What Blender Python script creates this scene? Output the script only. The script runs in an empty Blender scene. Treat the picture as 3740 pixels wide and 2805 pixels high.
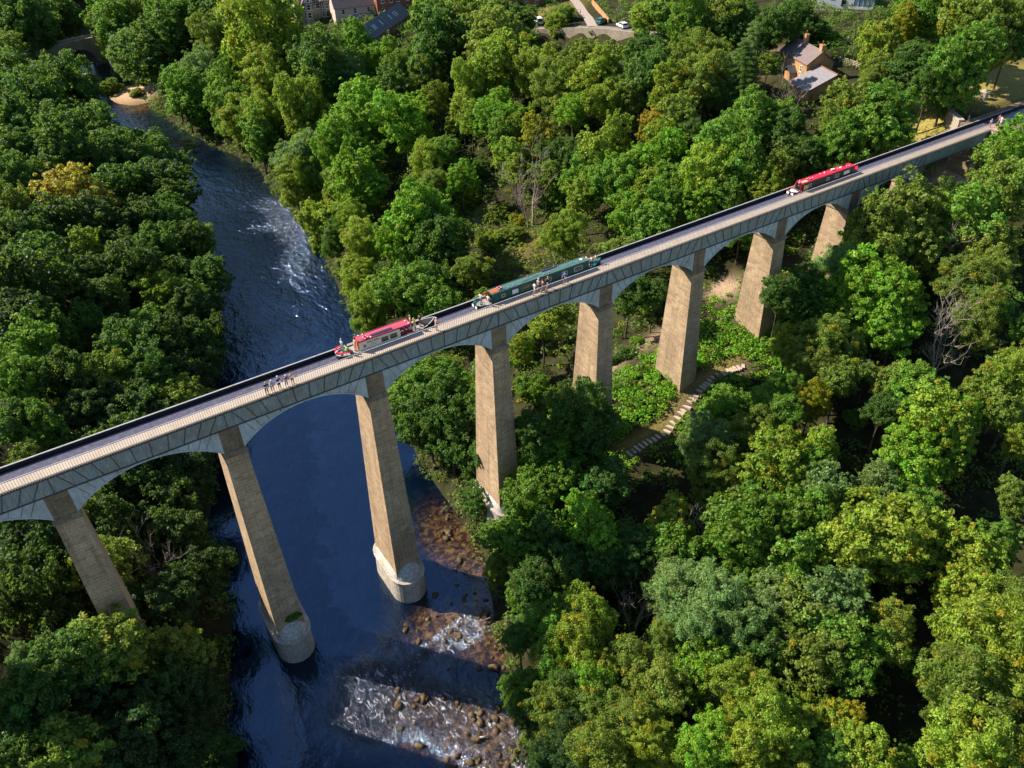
# ---- an aqueduct over a wooded river valley, seen from the air ----
import bpy, math, random
import numpy as np
from mathutils import Vector, Matrix
C = bpy.context.scene.collection
R_ = math.radians

# ------------------------------------------------------------------ camera
cd = bpy.data.cameras.new("camera"); cam = bpy.data.objects.new("camera", cd); C.objects.link(cam)
bpy.context.scene.camera = cam
YAW, PITCH, ROLL = 0.5649, 0.6529, -0.0278
f_ = Vector((math.sin(YAW)*math.cos(PITCH), math.cos(YAW)*math.cos(PITCH), -math.sin(PITCH)))
r_ = f_.cross(Vector((0, 0, 1))).normalized(); u_ = r_.cross(f_)
r2 = r_*math.cos(ROLL)+u_*math.sin(ROLL); u2 = -r_*math.sin(ROLL)+u_*math.cos(ROLL)
m_ = Matrix((r2, u2, -f_)).transposed().to_4x4(); m_.translation = (7.2728, -69.613, 50.2813)
cam.matrix_world = m_
cd.sensor_fit = 'HORIZONTAL'; cd.sensor_width = 36.0; cd.lens = 36.0*2931.55/3740
cd.clip_start = 0.5; cd.clip_end = 3000

# ------------------------------------------------------------------ sky and sun
SUN_EL = R_(37.0); SUN_TO = Vector((-0.635*math.cos(SUN_EL), 0.772*math.cos(SUN_EL), math.sin(SUN_EL)))
w = bpy.data.worlds.new("World"); bpy.context.scene.world = w; w.use_nodes = True
nt = w.node_tree; bg = nt.nodes["Background"]
sk = nt.nodes.new("ShaderNodeTexSky"); sk.sky_type = 'NISHITA'; sk.sun_disc = False
sk.sun_elevation = SUN_EL; sk.sun_rotation = math.atan2(-0.635, 0.772); sk.air_density = 1.0; sk.dust_density = 0.3; sk.ozone_density = 2.5
nt.links.new(sk.outputs[0], bg.inputs[0]); bg.inputs[1].default_value = 0.085
ld = bpy.data.lights.new("sun", 'SUN'); ld.energy = 5.0; ld.angle = R_(0.5); ld.color = (1.0, 0.90, 0.74)
sun = bpy.data.objects.new("sun", ld); C.objects.link(sun); sun.location = (-60, 80, 90)
sun.rotation_euler = (-SUN_TO).to_track_quat('-Z', 'Y').to_euler()
vs = bpy.context.scene.view_settings; vs.view_transform = 'Standard'; vs.look = 'None'; vs.exposure = 1.08; vs.gamma = 1.0
cy = bpy.context.scene.cycles
cy.max_bounces = 5; cy.diffuse_bounces = 2; cy.glossy_bounces = 2; cy.transmission_bounces = 3; cy.transparent_max_bounces = 4
cy.caustics_reflective = False; cy.caustics_refractive = False

# ------------------------------------------------------------------ mesh helpers
class MB:
    """collects faces; build() links them as one mesh object"""
    def __init__(s): s.v = []; s.f = []; s.m = []; s.mi = 0
    def face(s, pts):
        n = len(s.v); s.v += [tuple(p) for p in pts]; s.f.append(tuple(range(n, n+len(pts)))); s.m.append(s.mi)
    def solid(s, ring0, ring1, cap0=True, cap1=True):
        n = len(ring0)
        for i in range(n):
            j = (i+1) % n; s.face((ring0[i], ring0[j], ring1[j], ring1[i]))
        if cap0: s.face(ring0[::-1])
        if cap1: s.face(ring1)
    def box(s, x0, x1, y0, y1, z0, z1):
        a = [(x0, y0, z0), (x1, y0, z0), (x1, y1, z0), (x0, y1, z0)]
        s.solid(a, [(p[0], p[1], z1) for p in a])
    def loft(s, rings, cap=True):
        for i in range(len(rings)-1): s.solid(rings[i], rings[i+1], cap and i == 0, cap and i == len(rings)-2)
    def bar(s, a, b, w, h=None, up=(0, 0, 1)):
        a = Vector(a); b = Vector(b); d = (b-a).normalized(); up = Vector(up)
        if abs(d.dot(up)) > .95: up = Vector((1, 0, 0))
        r = d.cross(up).normalized()*w/2; t = r.cross(d).normalized()*(h or w)/2
        q = lambda c: [c-r-t, c+r-t, c+r+t, c-r+t]
        s.solid(q(a), q(b))
    def tube(s, pts, rads, n=7):
        rings = []
        for i, p in enumerate(pts):
            p = Vector(p); d = (Vector(pts[min(i+1, len(pts)-1)])-Vector(pts[max(i-1, 0)])).normalized()
            up = Vector((0, 0, 1)) if abs(d.z) < .9 else Vector((1, 0, 0))
            r = d.cross(up).normalized(); t = r.cross(d)
            rings.append([p+(r*math.cos(k*2*math.pi/n)+t*math.sin(k*2*math.pi/n))*rads[i] for k in range(n)])
        s.loft(rings)
    def lathe(s, c, prof, n=12):
        c = Vector(c)
        s.loft([[c+Vector((math.cos(k*2*math.pi/n)*r, math.sin(k*2*math.pi/n)*r, z)) for k in range(n)] for r, z in prof])
    def ring(s, c, R, r, nrm=(0, 0, 1), n=16, k=8):
        c = Vector(c); nrm = Vector(nrm).normalized(); a = nrm.orthogonal().normalized(); b = nrm.cross(a)
        P = [[c+(a*math.cos(i*2*math.pi/n)+b*math.sin(i*2*math.pi/n))*(R+r*math.cos(j*2*math.pi/k))+nrm*r*math.sin(j*2*math.pi/k) for j in range(k)] for i in range(n)]
        for i in range(n):
            for j in range(k): s.face((P[i][j], P[(i+1) % n][j], P[(i+1) % n][(j+1) % k], P[i][(j+1) % k]))
    def build(s, name, mats, parent=None, smooth=False, world=True):
        me = bpy.data.meshes.new(name); me.from_pydata(s.v, [], s.f)
        mats = mats if isinstance(mats, (list, tuple)) else [mats]
        for m in mats: me.materials.append(m)
        if len(mats) > 1: me.polygons.foreach_set('material_index', s.m)
        uv = me.uv_layers.new(name='UVMap'); co = np.zeros((len(me.loops), 2), 'f'); k = 0
        for p in me.polygons:
            n = p.normal
            if abs(n.z) > .75: g = lambda q: (q[0], q[1])
            elif abs(n.x) > abs(n.y): g = lambda q: (q[1], q[2])
            else: g = lambda q: (q[0], q[2])
            for vi in p.vertices: co[k] = g(s.v[vi]); k += 1
        uv.data.foreach_set('uv', co.ravel())
        import bmesh
        bm = bmesh.new(); bm.from_mesh(me); bmesh.ops.remove_doubles(bm, verts=bm.verts, dist=.0004); bmesh.ops.recalc_face_normals(bm, faces=bm.faces); bm.to_mesh(me); bm.free()
        if smooth: me.polygons.foreach_set('use_smooth', [True]*len(me.polygons))
        o = bpy.data.objects.new(name, me); C.objects.link(o)
        if parent is not None:
            o.parent = parent
            if world:
                t = Vector((0, 0, 0)); q = parent
                while q is not None: t += q.location; q = q.parent
                o.location = -t
        return o

def empty(name, loc, rz=0.0):
    o = bpy.data.objects.new(name, None); C.objects.link(o); o.location = loc; o.rotation_euler = (0, 0, rz); o.empty_display_size = .5
    return o
def tag(o, label, cat, group=None):
    o['label'] = label; o['category'] = cat
    if group: o['group'] = group
    return o
def struct(o, kind='structure'):
    o['kind'] = kind; return o

# ------------------------------------------------------------------ materials
class N:
    def __init__(s, name):
        s.m = bpy.data.materials.new(name); s.m.use_nodes = True; s.t = s.m.node_tree; s.t.nodes.clear()
        s.out = s.new('OutputMaterial'); s.b = s.new('BsdfPrincipled'); s.l(s.b.outputs[0], s.out.inputs[0])
    def new(s, t, **k):
        n = s.t.nodes.new('ShaderNode'+t)
        for a, v in k.items():
            if hasattr(n, a): setattr(n, a, v)
            else: n.inputs[a].default_value = v
        return n
    def l(s, a, b): s.t.links.new(a, b)
    def noise(s, scale, detail=4, vec=None, rough=.55):
        n = s.new('TexNoise'); n.inputs['Scale'].default_value = scale; n.inputs['Detail'].default_value = detail; n.inputs['Roughness'].default_value = rough
        if vec is not None: s.l(vec, n.inputs['Vector'])
        return n.outputs['Fac']
    def coord(s, k='Object', scale=None):
        n = s.new('TexCoord').outputs[k]
        if scale:
            m = s.new('Mapping'); m.inputs['Scale'].default_value = scale; s.l(n, m.inputs[0]); n = m.outputs[0]
        return n
    def attr(s, name): n = s.new('Attribute'); n.attribute_name = name; return n.outputs['Fac']
    def ramp(s, fac, stops):
        n = s.new('ValToRGB'); e = n.color_ramp.elements
        while len(e) < len(stops): e.new(.5)
        for i, (p, c) in enumerate(stops): e[i].position = p; e[i].color = (*c, 1) if len(c) == 3 else c
        s.l(fac, n.inputs[0]); return n.outputs[0]
    def mix(s, fac, a, b, mode='MIX'):
        n = s.new('Mix'); n.data_type = 'RGBA'; n.blend_type = mode
        for v, i in ((fac, 0), (a, 6), (b, 7)):
            if isinstance(v, (int, float)): n.inputs[i].default_value = v
            elif isinstance(v, tuple): n.inputs[i].default_value = (*v, 1)
            else: s.l(v, n.inputs[i])
        return n.outputs[2]
    def math(s, op, a, b=0.0):
        n = s.new('Math'); n.operation = op
        for v, i in ((a, 0), (b, 1)):
            if isinstance(v, (int, float)): n.inputs[i].default_value = v
            else: s.l(v, n.inputs[i])
        return n.outputs[0]
    def bump(s, h, strength=.4, dist=.05):
        n = s.new('Bump'); n.inputs['Strength'].default_value = strength; n.inputs['Distance'].default_value = dist
        s.l(h, n.inputs['Height']); s.l(n.outputs[0], s.b.inputs['Normal'])
    def col(s, c):
        if isinstance(c, tuple): s.b.inputs['Base Color'].default_value = (*c, 1)
        else: s.l(c, s.b.inputs['Base Color'])
        return s
    def rough(s, r, spec=.3, metal=0):
        s.b.inputs['Roughness'].default_value = r; s.b.inputs['Specular IOR Level'].default_value = spec; s.b.inputs['Metallic'].default_value = metal; return s

def paint(name, c, rough=.5, var=.12, spec=.3, scale=3.0):
    n = N(name); v = n.noise(scale, 5, n.coord())
    d = tuple(x*(1-var*2) for x in c); e = tuple(min(1, x*(1+var)) for x in c)
    n.col(n.ramp(v, [(.3, d), (.7, e)])).rough(rough, spec)
    return n.m
def stone(name, c1, c2, mortar, bw=.95, bh=.42, grime=.5):
    n = N(name); uv = n.new('TexCoord').outputs['UV']
    br = n.new('TexBrick'); n.l(uv, br.inputs['Vector']); br.offset = .5
    br.inputs['Scale'].default_value = 1.0; br.inputs['Brick Width'].default_value = bw; br.inputs['Row Height'].default_value = bh
    br.inputs['Mortar Size'].default_value = .03; br.inputs['Mortar Smooth'].default_value = .4; br.inputs['Bias'].default_value = 0.0
    for k, c in (('Color1', c1), ('Color2', c2), ('Mortar', mortar)): br.inputs[k].default_value = (*c, 1)
    big = n.noise(.35, 5, n.coord(scale=(1, 1, .35))); fine = n.noise(5, 6, n.coord())
    c = n.mix(n.ramp(big, [(.35, (0, 0, 0)), (.7, (1, 1, 1))]), br.outputs['Color'], n.mix(grime, br.outputs['Color'], tuple(x*.45 for x in c2)))
    c = n.mix(.55, c, n.ramp(fine, [(.3, (.45, .45, .45)), (.75, (1.25, 1.25, 1.25))]), 'MULTIPLY')
    stk = n.noise(1.1, 5, n.coord(scale=(1.4, 1.4, .10)), .65); lic = n.noise(.8, 6, n.coord(), .7)
    c = n.mix(n.ramp(stk, [(.52, (0, 0, 0)), (.72, (.6, .6, .6))]), c, tuple(x*.42 for x in c2))
    c = n.mix(n.ramp(lic, [(.56, (0, 0, 0)), (.70, (.45, .45, .45))]), c, tuple(min(.8, x*1.35) for x in c1))
    n.col(c).rough(.9, .15)
    n.bump(n.math('ADD', n.math('MULTIPLY', br.outputs['Fac'], -1.0), n.math('MULTIPLY', fine, .6)), .6, .04)
    return n.m
def glass(name, c=(.02, .025, .03)):
    n = N(name); n.col(c).rough(.06, .6); return n.m

M = {}
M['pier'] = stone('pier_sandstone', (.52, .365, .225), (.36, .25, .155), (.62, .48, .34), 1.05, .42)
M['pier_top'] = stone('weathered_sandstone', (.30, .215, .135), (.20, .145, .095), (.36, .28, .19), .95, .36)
M['cutwater'] = stone('cutwater_stone', (.58, .53, .46), (.44, .39, .33), (.36, .33, .28), 1.1, .45)
M['cap'] = stone('pale_capstone', (.66, .64, .60), (.54, .52, .49), (.34, .32, .29), .8, .5)
M['rubble'] = stone('rubble_stone', (.46, .38, .29), (.34, .28, .21), (.5, .44, .36), .5, .25)
M['gold'] = stone('cottage_stone', (.58, .31, .14), (.48, .25, .11), (.55, .38, .22), .6, .25)
M['grey_stone'] = stone('grey_house_stone', (.52, .46, .38), (.42, .37, .31), (.55, .5, .44), .6, .25)
M['brick'] = stone('red_brick', (.42, .11, .065), (.34, .085, .05), (.4, .2, .14), .25, .09)
def iron(name, c, streak):
    n = N(name); v = n.noise(2.2, 6, n.coord(scale=(1.6, 1, .35))); g = n.noise(9, 5, n.coord()); b = n.noise(.45, 4, n.coord())
    c0 = n.ramp(v, [(.3, tuple(x*streak for x in c)), (.68, c)])
    c0 = n.mix(.5, c0, n.ramp(g, [(.3, (.5, .5, .5)), (.7, (1.2, 1.2, 1.2))]), 'MULTIPLY')
    c0 = n.mix(n.ramp(b, [(.45, (0, 0, 0)), (.75, (.55, .55, .55))]), c0, (.20, .16, .10))
    n.col(c0).rough(.75, .25); n.bump(g, .3, .02); return n.m
M['trough'] = iron('weathered_iron_plate', (.33, .355, .345), .55)
M['spandrel'] = iron('pale_iron_plate', (.52, .56, .58), .7)
M['joint'] = paint('dark_iron_flange', (.07, .078, .078), .7)
M['rail'] = paint('railing_paint', (.09, .085, .085), .5)
M['rail_top'] = paint('rail_top_paint', (.42, .42, .45), .35)
M['rim'] = paint('rim_steel', (.34, .335, .33), .6)
M['inner'] = paint('near_black_iron', (.018, .018, .024), .5)  # near-black, far darker than the outer plates; covers the far plate's inside
n = N('towpath_gravel'); a = n.noise(14, 6, n.coord()); b = n.noise(.8, 4, n.coord())
n.col(n.mix(.5, n.ramp(a, [(.25, (.33, .27, .22)), (.75, (.47, .395, .33))]), n.ramp(b, [(.3, (.35, .285, .23)), (.7, (.49, .415, .35))]))).rough(.9, .1); M['path'] = n.m
n = N('slate'); uv = n.new('TexCoord').outputs['UV']; a = n.noise(1.2, 6, n.coord()); b = n.noise(10, 3, n.coord(scale=(1, 1, 3)))
n.col(n.mix(.5, n.ramp(a, [(.3, (.13, .095, .10)), (.7, (.20, .15, .15))]), n.ramp(b, [(.35, (.12, .09, .095)), (.65, (.21, .165, .16))]))).rough(.7, .3); n.bump(b, .5, .05); M['slate'] = n.m
n = N('dark_slate'); a = n.noise(2, 6, n.coord()); n.col(n.ramp(a, [(.3, (.07, .075, .085)), (.7, (.12, .125, .14))])).rough(.6, .3); n.bump(a, .4, .05); M['dark_slate'] = n.m
n = N('pale_slate'); a = n.noise(2, 6, n.coord()); n.col(n.ramp(a, [(.3, (.17, .16, .175)), (.7, (.24, .225, .24))])).rough(.7, .3); n.bump(a, .4, .05); M['pale_slate'] = n.m
M['white'] = paint('white_paint', (.75, .75, .74), .5, .06)
M['render'] = paint('pink_render', (.50, .41, .36), .85, .1)
M['black'] = paint('black_paint', (.02, .02, .022), .4)
M['red'] = paint('bright_red_paint', (.62, .02, .05), .38, .08)
M['maroon'] = paint('maroon_paint', (.46, .075, .115), .4, .08)
M['deep_maroon'] = paint('deep_maroon_paint', (.16, .015, .03), .4, .08)
M['cream'] = paint('cream_paint', (.66, .58, .43), .45, .05)
M['green'] = paint('green_boat_paint', (.018, .075, .06), .35, .08)
M['green_roof'] = paint('green_roof_paint', (.075, .15, .135), .45, .1)
M['dark_green'] = paint('dark_green_paint', (.012, .045, .03), .35, .08)
M['teal'] = paint('teal_paint', (.03, .16, .15), .4)
M['orange'] = paint('orange_paint', (.72, .13, .02), .45)
M['hull'] = paint('hull_black', (.02, .02, .024), .5)
M['deck'] = paint('grey_deck', (.34, .31, .30), .7)
M['gold_trim'] = paint('gold_lettering', (.6, .45, .16), .5)
M['panel'] = glass('solar_glass', (.03, .035, .06))
M['glass'] = glass('window_glass')
M['sky_glass'] = glass('skylight_glass', (.35, .45, .5))
M['wood'] = paint('sleeper_wood', (.50, .40, .31), .85, .2)
M['bark'] = paint('bark', (.10, .075, .055), .9, .25)
M['pale_bark'] = paint('dead_bark', (.34, .28, .23), .9, .2)
M['concrete'] = paint('concrete', (.40, .32, .28), .9, .2)
M['road'] = paint('asphalt', (.22, .19, .18), .9, .15)
M['skin'] = paint('skin', (.55, .30, .21), .55, .05)

# ------------------------------------------------------------------ noise, ground
_rng = np.random.default_rng(7); _LAT = _rng.random((64, 64))
def vnoise(x, y):
    xi = np.floor(x).astype(int); yi = np.floor(y).astype(int); fx = x-xi; fy = y-yi
    fx = fx*fx*(3-2*fx); fy = fy*fy*(3-2*fy); g = lambda a, b: _LAT[a % 64, b % 64]
    return (g(xi, yi)*(1-fx)+g(xi+1, yi)*fx)*(1-fy)+(g(xi, yi+1)*(1-fx)+g(xi+1, yi+1)*fx)*fy
def fbm(x, y, o=4):
    s = 0; a = .5
    for i in range(o): s = s+a*vnoise(x, y); x = x*2.03+17; y = y*2.03+5; a *= .5
    return s
CTRL=[(48.6,0,-32),(64.8,0,-27.5),(81,0,-23),(97,0,-21),(113,-1,-17),(130,-1,-12.5),(140,-3,-9.5),(138,10,-9),(150,-14,-6),(153,4,-1.4),(170,4,-1.2),(205,8,-1),(250,20,0),
(160,-16,-5),(185,-20,-3),(230,-40,-2),(300,0,3),(60,-40,-31),(100,-40,-24),(140,-40,-14),(175,-60,-8),(40,-75,-33),(90,-90,-26),(62,-20,-31),(80,-20,-27),(100,-20,-22),(120,-20,-17.5),
(90,-7,-24.5),(76,-9,-28.5),(148,30,-4.5),(158,52,-2.5),(165,75,-4),(150,115,-8),(165,135,-8),(180,110,-4),(215,70,0),(250,105,3),(330,100,12),(300,250,14),(220,180,4),(200,330,6),(140,200,-10),(130,250,-10),(105,245,-13),(120,290,-10),(100,330,-12),(60,340,-22),
(70,100,-33),(95,100,-26),(70,60,-32),(98,60,-24),(122,60,-14),(82,30,-27),(118,25,-15),(118,100,-18),(82,150,-30),(78,200,-31),(100,150,-24),(100,200,-20),(80,240,-28),(90,12,-23.5),(75,12,-27),(65,15,-30.5),
(104,163,-15),(118,172,-14),(112,208,-15),(62,285,-29),(20,288,-29),(-10,292,-26),(-60,300,-12),(20,330,-24),(-80,380,-4),(30,400,-14),
(12,215,-30),(10,160,-29),(6,110,-29),(0,60,-28.5),(-5,20,-29),(-13,-8,-30),(-22,-40,-28),(-30,-75,-28),(-34,0,-15),(-30,60,-13),(-26,120,-12),(-24,190,-14),(-80,0,-6),(-80,100,-4),(-90,200,-2),(-90,-70,-10),(-150,50,4)]
RIV=[(62,430),(58,330),(46,288),(47,262),(45,240),(48,195),(54,155),(51,128),(50,108),(46,84),(40,62),(34,40),(29,20),(27.5,2),(21,-14),(15,-32),(9,-52),(2,-78),(-8,-110)]
RW=[10,9,8,8,8.5,8.5,11.5,11.5,12.5,12,13.5,15,16.5,17,16.5,15.5,15,15,15]
WATER=-38.2
def _tps(r): 
    r=np.maximum(r,1e-6); return r*r*np.log(r)
# control point heights; the left bank is raised to shade its river slope
_P=np.array([c[:2] for c in CTRL],float)/100; _Z=np.array([c[2] for c in CTRL],float)
_n=len(_P)
_K=_tps(np.linalg.norm(_P[:,None]-_P[None],axis=2))+np.eye(_n)*0.004
_A=np.zeros((_n+3,_n+3));_A[:_n,:_n]=_K;_A[:_n,_n]=1;_A[:_n,_n+1:]=_P;_A[_n,:_n]=1;_A[_n+1:,:_n]=_P.T
_W=np.linalg.solve(_A,np.concatenate([_Z,np.zeros(3)]))
def river_dist(x,y):
    """distance to the river's centre line minus its half width, and signed side"""
    x=np.asarray(x,float);y=np.asarray(y,float)
    best=np.full(x.shape,1e9)
    for i in range(len(RIV)-1):
        ax,ay=RIV[i];bx,by=RIV[i+1];dx,dy=bx-ax,by-ay
        t=np.clip(((x-ax)*dx+(y-ay)*dy)/(dx*dx+dy*dy),0,1)
        d=np.hypot(x-ax-t*dx,y-ay-t*dy)-(RW[i]+(RW[i+1]-RW[i])*t)
        best=np.minimum(best,d)
    return best
def _ss(a,b,t):
    t=np.clip((t-a)/(b-a),0,1);return t*t*(3-2*t)
def ground(x,y):
    x=np.atleast_1d(np.asarray(x,float));y=np.atleast_1d(np.asarray(y,float))
    sh=x.shape;x=x.ravel();y=y.ravel()
    out=np.empty(len(x))
    for s in range(0,len(x),20000):
        q=np.stack([x[s:s+20000],y[s:s+20000]],1)/100
        r=np.linalg.norm(q[:,None]-_P[None],axis=2)
        out[s:s+20000]=_tps(r)@_W[:_n]+_W[_n]+q@_W[_n+1:]
    d=river_dist(x,y)
    out=np.maximum(out,WATER+.5)
    k=_ss(-1.5,9,d)
    bank=WATER-1.2+np.clip(d+1.5,0,4)*.55
    z=bank*(1-k)+out*k
    # gravel bar in the river
    bar=np.exp(-(((x-51.5)/8)**2+((y-246)/14)**2)**2)
    z=np.maximum(z,np.where(bar>.05,WATER-1+2.0*bar,-99))
    # bank below the road's retaining wall
    xe=np.interp(y,[88,101,112.5,124,136],[159.2,156.2,153.7,150.7,146.2]);dx=xe-x
    z=z-3.4*_ss(.2,1.6,dx)*(1-_ss(9,18,dx))*_ss(92,98,y)*(1-_ss(124,130,y))
    # canal embankment
    e=_ss(149,153,x)*(1-_ss(7,16,y))*(1-_ss(6,14,-y))
    z=z*(1-e)+np.where(y>3.2,-.05,-2.2)*e
    return z.reshape(sh)

def np_mesh(name, verts, faces, mat, attrs=None, fattrs=None, smooth=False):
    """fast quad mesh"""
    me = bpy.data.meshes.new(name); nv, nf = len(verts), len(faces); k = faces.shape[1]
    me.vertices.add(nv); me.vertices.foreach_set('co', np.asarray(verts, 'f').ravel())
    me.loops.add(nf*k); me.loops.foreach_set('vertex_index', np.asarray(faces, 'i').ravel())
    me.polygons.add(nf); me.polygons.foreach_set('loop_start', np.arange(0, nf*k, k, dtype='i'))
    if smooth: me.polygons.foreach_set('use_smooth', np.ones(nf, bool))
    for n, a in (attrs or {}).items():
        t = me.attributes.new(n, 'FLOAT', 'POINT'); t.data.foreach_set('value', np.asarray(a, 'f'))
    for n, a in (fattrs or {}).items():
        t = me.attributes.new(n, 'FLOAT', 'FACE'); t.data.foreach_set('value', np.asarray(a, 'f'))
    me.materials.append(mat); me.update(calc_edges=True); me.validate()
    return me
def grid(xs, ys):
    X, Y = np.meshgrid(xs, ys); nx, ny = len(xs), len(ys)
    i = np.arange((nx-1)*(ny-1)); r = i//(nx-1); c = i % (nx-1); a = r*nx+c
    return X.ravel(), Y.ravel(), np.stack([a, a+1, a+nx+1, a+nx], 1)
def link(name, me):
    o = bpy.data.objects.new(name, me); C.objects.link(o); return o
def blob(x, y, cx, cy, rx, ry, a=0.0):
    c, s = math.cos(a), math.sin(a); dx, dy = x-cx, y-cy
    return np.exp(-(((dx*c+dy*s)/rx)**2+((-dx*s+dy*c)/ry)**2)**2)

def seg_dist(x, y, pts):
    b = np.full(np.shape(x), 1e9)
    for (ax, ay), (bx, by) in zip(pts[:-1], pts[1:]):
        dx, dy = bx-ax, by-ay; t = np.clip(((x-ax)*dx+(y-ay)*dy)/(dx*dx+dy*dy), 0, 1)
        b = np.minimum(b, np.hypot(x-ax-t*dx, y-ay-t*dy))
    return b
STEPS = [(67.1, -6.3), (70.1, -6.2), (72.4, -6.3), (74.1, -6.4), (75.7, -5.8), (76.7, -5.6), (77.6, -5.4), (78.1, -5.3), (78.9, -5.2), (79.8, -4.9), (80.4, -4.8), (81.1, -4.6), (82.0, -4.3), (82.8, -4.2), (83.9, -4.1), (85.3, -3.9), (86.3, -3.9), (87.2, -4.0), (88.2, -4.2), (89.3, -4.4), (90.6, -4.8), (91.5, -5.6)]
TRACK = [(66, -4.2), (70, -4.6), (74, -4.9), (77, -3.9), (79.5, -3.2), (82, -2.6), (85, -2.3), (88, -2.4), (91, -3.2)]
ROADP = [(150, 136), (154.5, 124), (157.5, 112.5), (160, 101), (163, 88)]
LANE = [(157, 118), (163, 128), (169, 140), (172, 147), (182, 172)]
xs = np.arange(-170, 345, 2.0); ys = np.arange(-125, 445, 2.0)
X, Y, F = grid(xs, ys); Z = ground(X, Y)+(fbm(X*.35, Y*.35, 3)-.45)*.5*(ground(X, Y) < -1.0)*_ss(4, 7, np.minimum(seg_dist(X, Y, ROADP), seg_dist(X, Y, LANE)))
# finer sheet where the ground is seen is not needed: the wood hides nearly all of it
sand = np.maximum(blob(X, Y, 51.5, 246, 8.5, 13), .8*blob(X, Y, 44, 268, 5, 5))
soil = np.maximum.reduce([blob(X, Y, 100.8, 9.6, 3.5, 2.6), .8*blob(X, Y, 72, 9, 8, 2.2, .1), .7*blob(X, Y, 86, 9, 6, 1.8, .1), blob(X, Y, 141, -1, 6, 4), .6*blob(X, Y, 152, 60, 14, 8), .35*(1-_ss(.3, 1.2, seg_dist(X, Y, STEPS))), .5*blob(X, Y, 82, 42, 2, 3), .6*blob(X, Y, 90, 70, 3, 5)])
grass = np.maximum.reduce([.7*(1-_ss(.6, 1.6, seg_dist(X, Y, TRACK))), blob(X, Y, 149, 10.5, 8, 5), blob(X, Y, 175, 12, 26, 9), .6*blob(X, Y, 160, 145, 12, 8), .3*blob(X, Y, 88, 52, 8, 5)])
n = N('forest_floor'); co = n.coord(); f1 = n.noise(.5, 6, co); f2 = n.noise(3.5, 6, co)
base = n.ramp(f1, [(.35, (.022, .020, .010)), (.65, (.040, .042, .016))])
base = n.mix(n.attr('grass'), base, n.ramp(f2, [(.3, (.17, .15, .04)), (.55, (.30, .24, .07)), (.75, (.42, .30, .10))]))
base = n.mix(n.attr('soil'), base, n.ramp(f2, [(.3, (.22, .15, .09)), (.7, (.50, .36, .25))]))
base = n.mix(n.attr('sand'), base, n.ramp(f2, [(.3, (.34, .22, .12)), (.7, (.62, .43, .26))]))
n.col(base).rough(.95, .1); n.bump(f2, .7, .25); M['ground'] = n.m
struct(link('ground', np_mesh('ground', np.stack([X, Y, Z], 1), F, M['ground'], dict(sand=sand, soil=soil, grass=grass), smooth=True)))

# ------------------------------------------------------------------ river
rx = np.arange(-32, 92, .7); ry = np.arange(-118, 300, .7)
X, Y, F = grid(rx, ry); D = river_dist(X, Y)
def gb(cx, cy, rx, ry, a=0.0):
    c, s = math.cos(a), math.sin(a); dx, dy = X-cx, Y-cy
    return np.exp(-(((dx*c+dy*s)/rx)**2+((-dx*s+dy*c)/ry)**2))
foam = np.minimum(1, .75*gb(62.5, 113, 4, 6, .3)+.55*gb(61.5, 126, 5, 6)+.42*gb(57, 108, 6, 7)+.32*gb(53, 120, 9, 14)+.25*gb(50, 95, 9, 12)
    +.85*gb(24.5, -16.5, 4.5, 2.6, -.8)+.75*gb(28, -21.5, 4.5, 3.5, -.7)+.7*gb(22, -10.5, 3, 1.0, -.5)+.62*gb(28.5, -12.6, 5, .8, .15)+.7*gb(40, -12.8, 2, 1.0)
    +.55*gb(31, -27, 6, 4, -.7)+.8*gb(19.2, -17, 2.5, 3.2, .5)+.5*gb(37, -12.5, 5, 3)+.5*gb(31, -31, 5, 3)+.3*gb(43, -5, 4, 4)+.45*gb(20, -13, 6, 5)+.35*gb(26, -15, 9, 8)+.3*gb(33, -30, 8, 6))
shal = np.maximum.reduce([.75*blob(X, Y, 42.5, 0, 5, 9), .9*blob(X, Y, 34, -10, 5, 4), .95*blob(X, Y, 38.5, -15, 5, 6), .9*blob(X, Y, 30, -26, 6, 6), .5*blob(X, Y, 25, -20, 5, 5), .8*blob(X, Y, 50, 233, 6, 8)])
wave = np.clip(.10+.55*_ss(45, 75, Y)+.9*foam-.25*_ss(140, 170, Y), .05, .9)
# broken water: bare bright where the current breaks over the stones
br = fbm(X*.55+Y*.2, Y*.55-X*.15, 5)
Zw = WATER+.05*(fbm(X*.5, Y*.5, 3)-.45)+foam*(br-.45)*.8
n = N('river_water'); co = n.coord(); cs = n.coord(scale=(1.0, .55, 1.0))
def nz(scale, sc, det, rough, dist):
    t = n.new('TexNoise'); n.l(n.coord(scale=sc), t.inputs['Vector']); t.inputs['Scale'].default_value = scale; t.inputs['Detail'].default_value = det; t.inputs['Roughness'].default_value = rough; t.inputs['Distortion'].default_value = dist; return t.outputs['Fac']
st = nz(.95, (1.7, .8, 1), 9, .72, 1.2); bed = n.noise(1.3, 6, co, .7); rip = n.noise(1.5, 5, cs, .6); rip2 = n.noise(.42, 4, cs, .6)
body = n.ramp(rip2, [(.3, (.001, .003, .010)), (.7, (.002, .006, .018))])
bedc = n.ramp(bed, [(.34, (.008, .006, .006)), (.48, (.05, .026, .012)), (.60, (.17, .095, .035)), (.74, (.26, .20, .12))])
c = n.mix(n.attr('shal'), body, bedc)
q = n.math('ADD', n.math('MULTIPLY', n.attr('foam'), .58), n.math('MULTIPLY', n.math('SUBTRACT', st, .5), 3.0))
q2 = n.math('MULTIPLY', q, .75)
ff = n.ramp(q2, [(.54, (0, 0, 0)), (.74, (1, 1, 1))]); fl = n.ramp(q, [(.25, (0, 0, 0)), (.9, (.5, .5, .5))])
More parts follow.
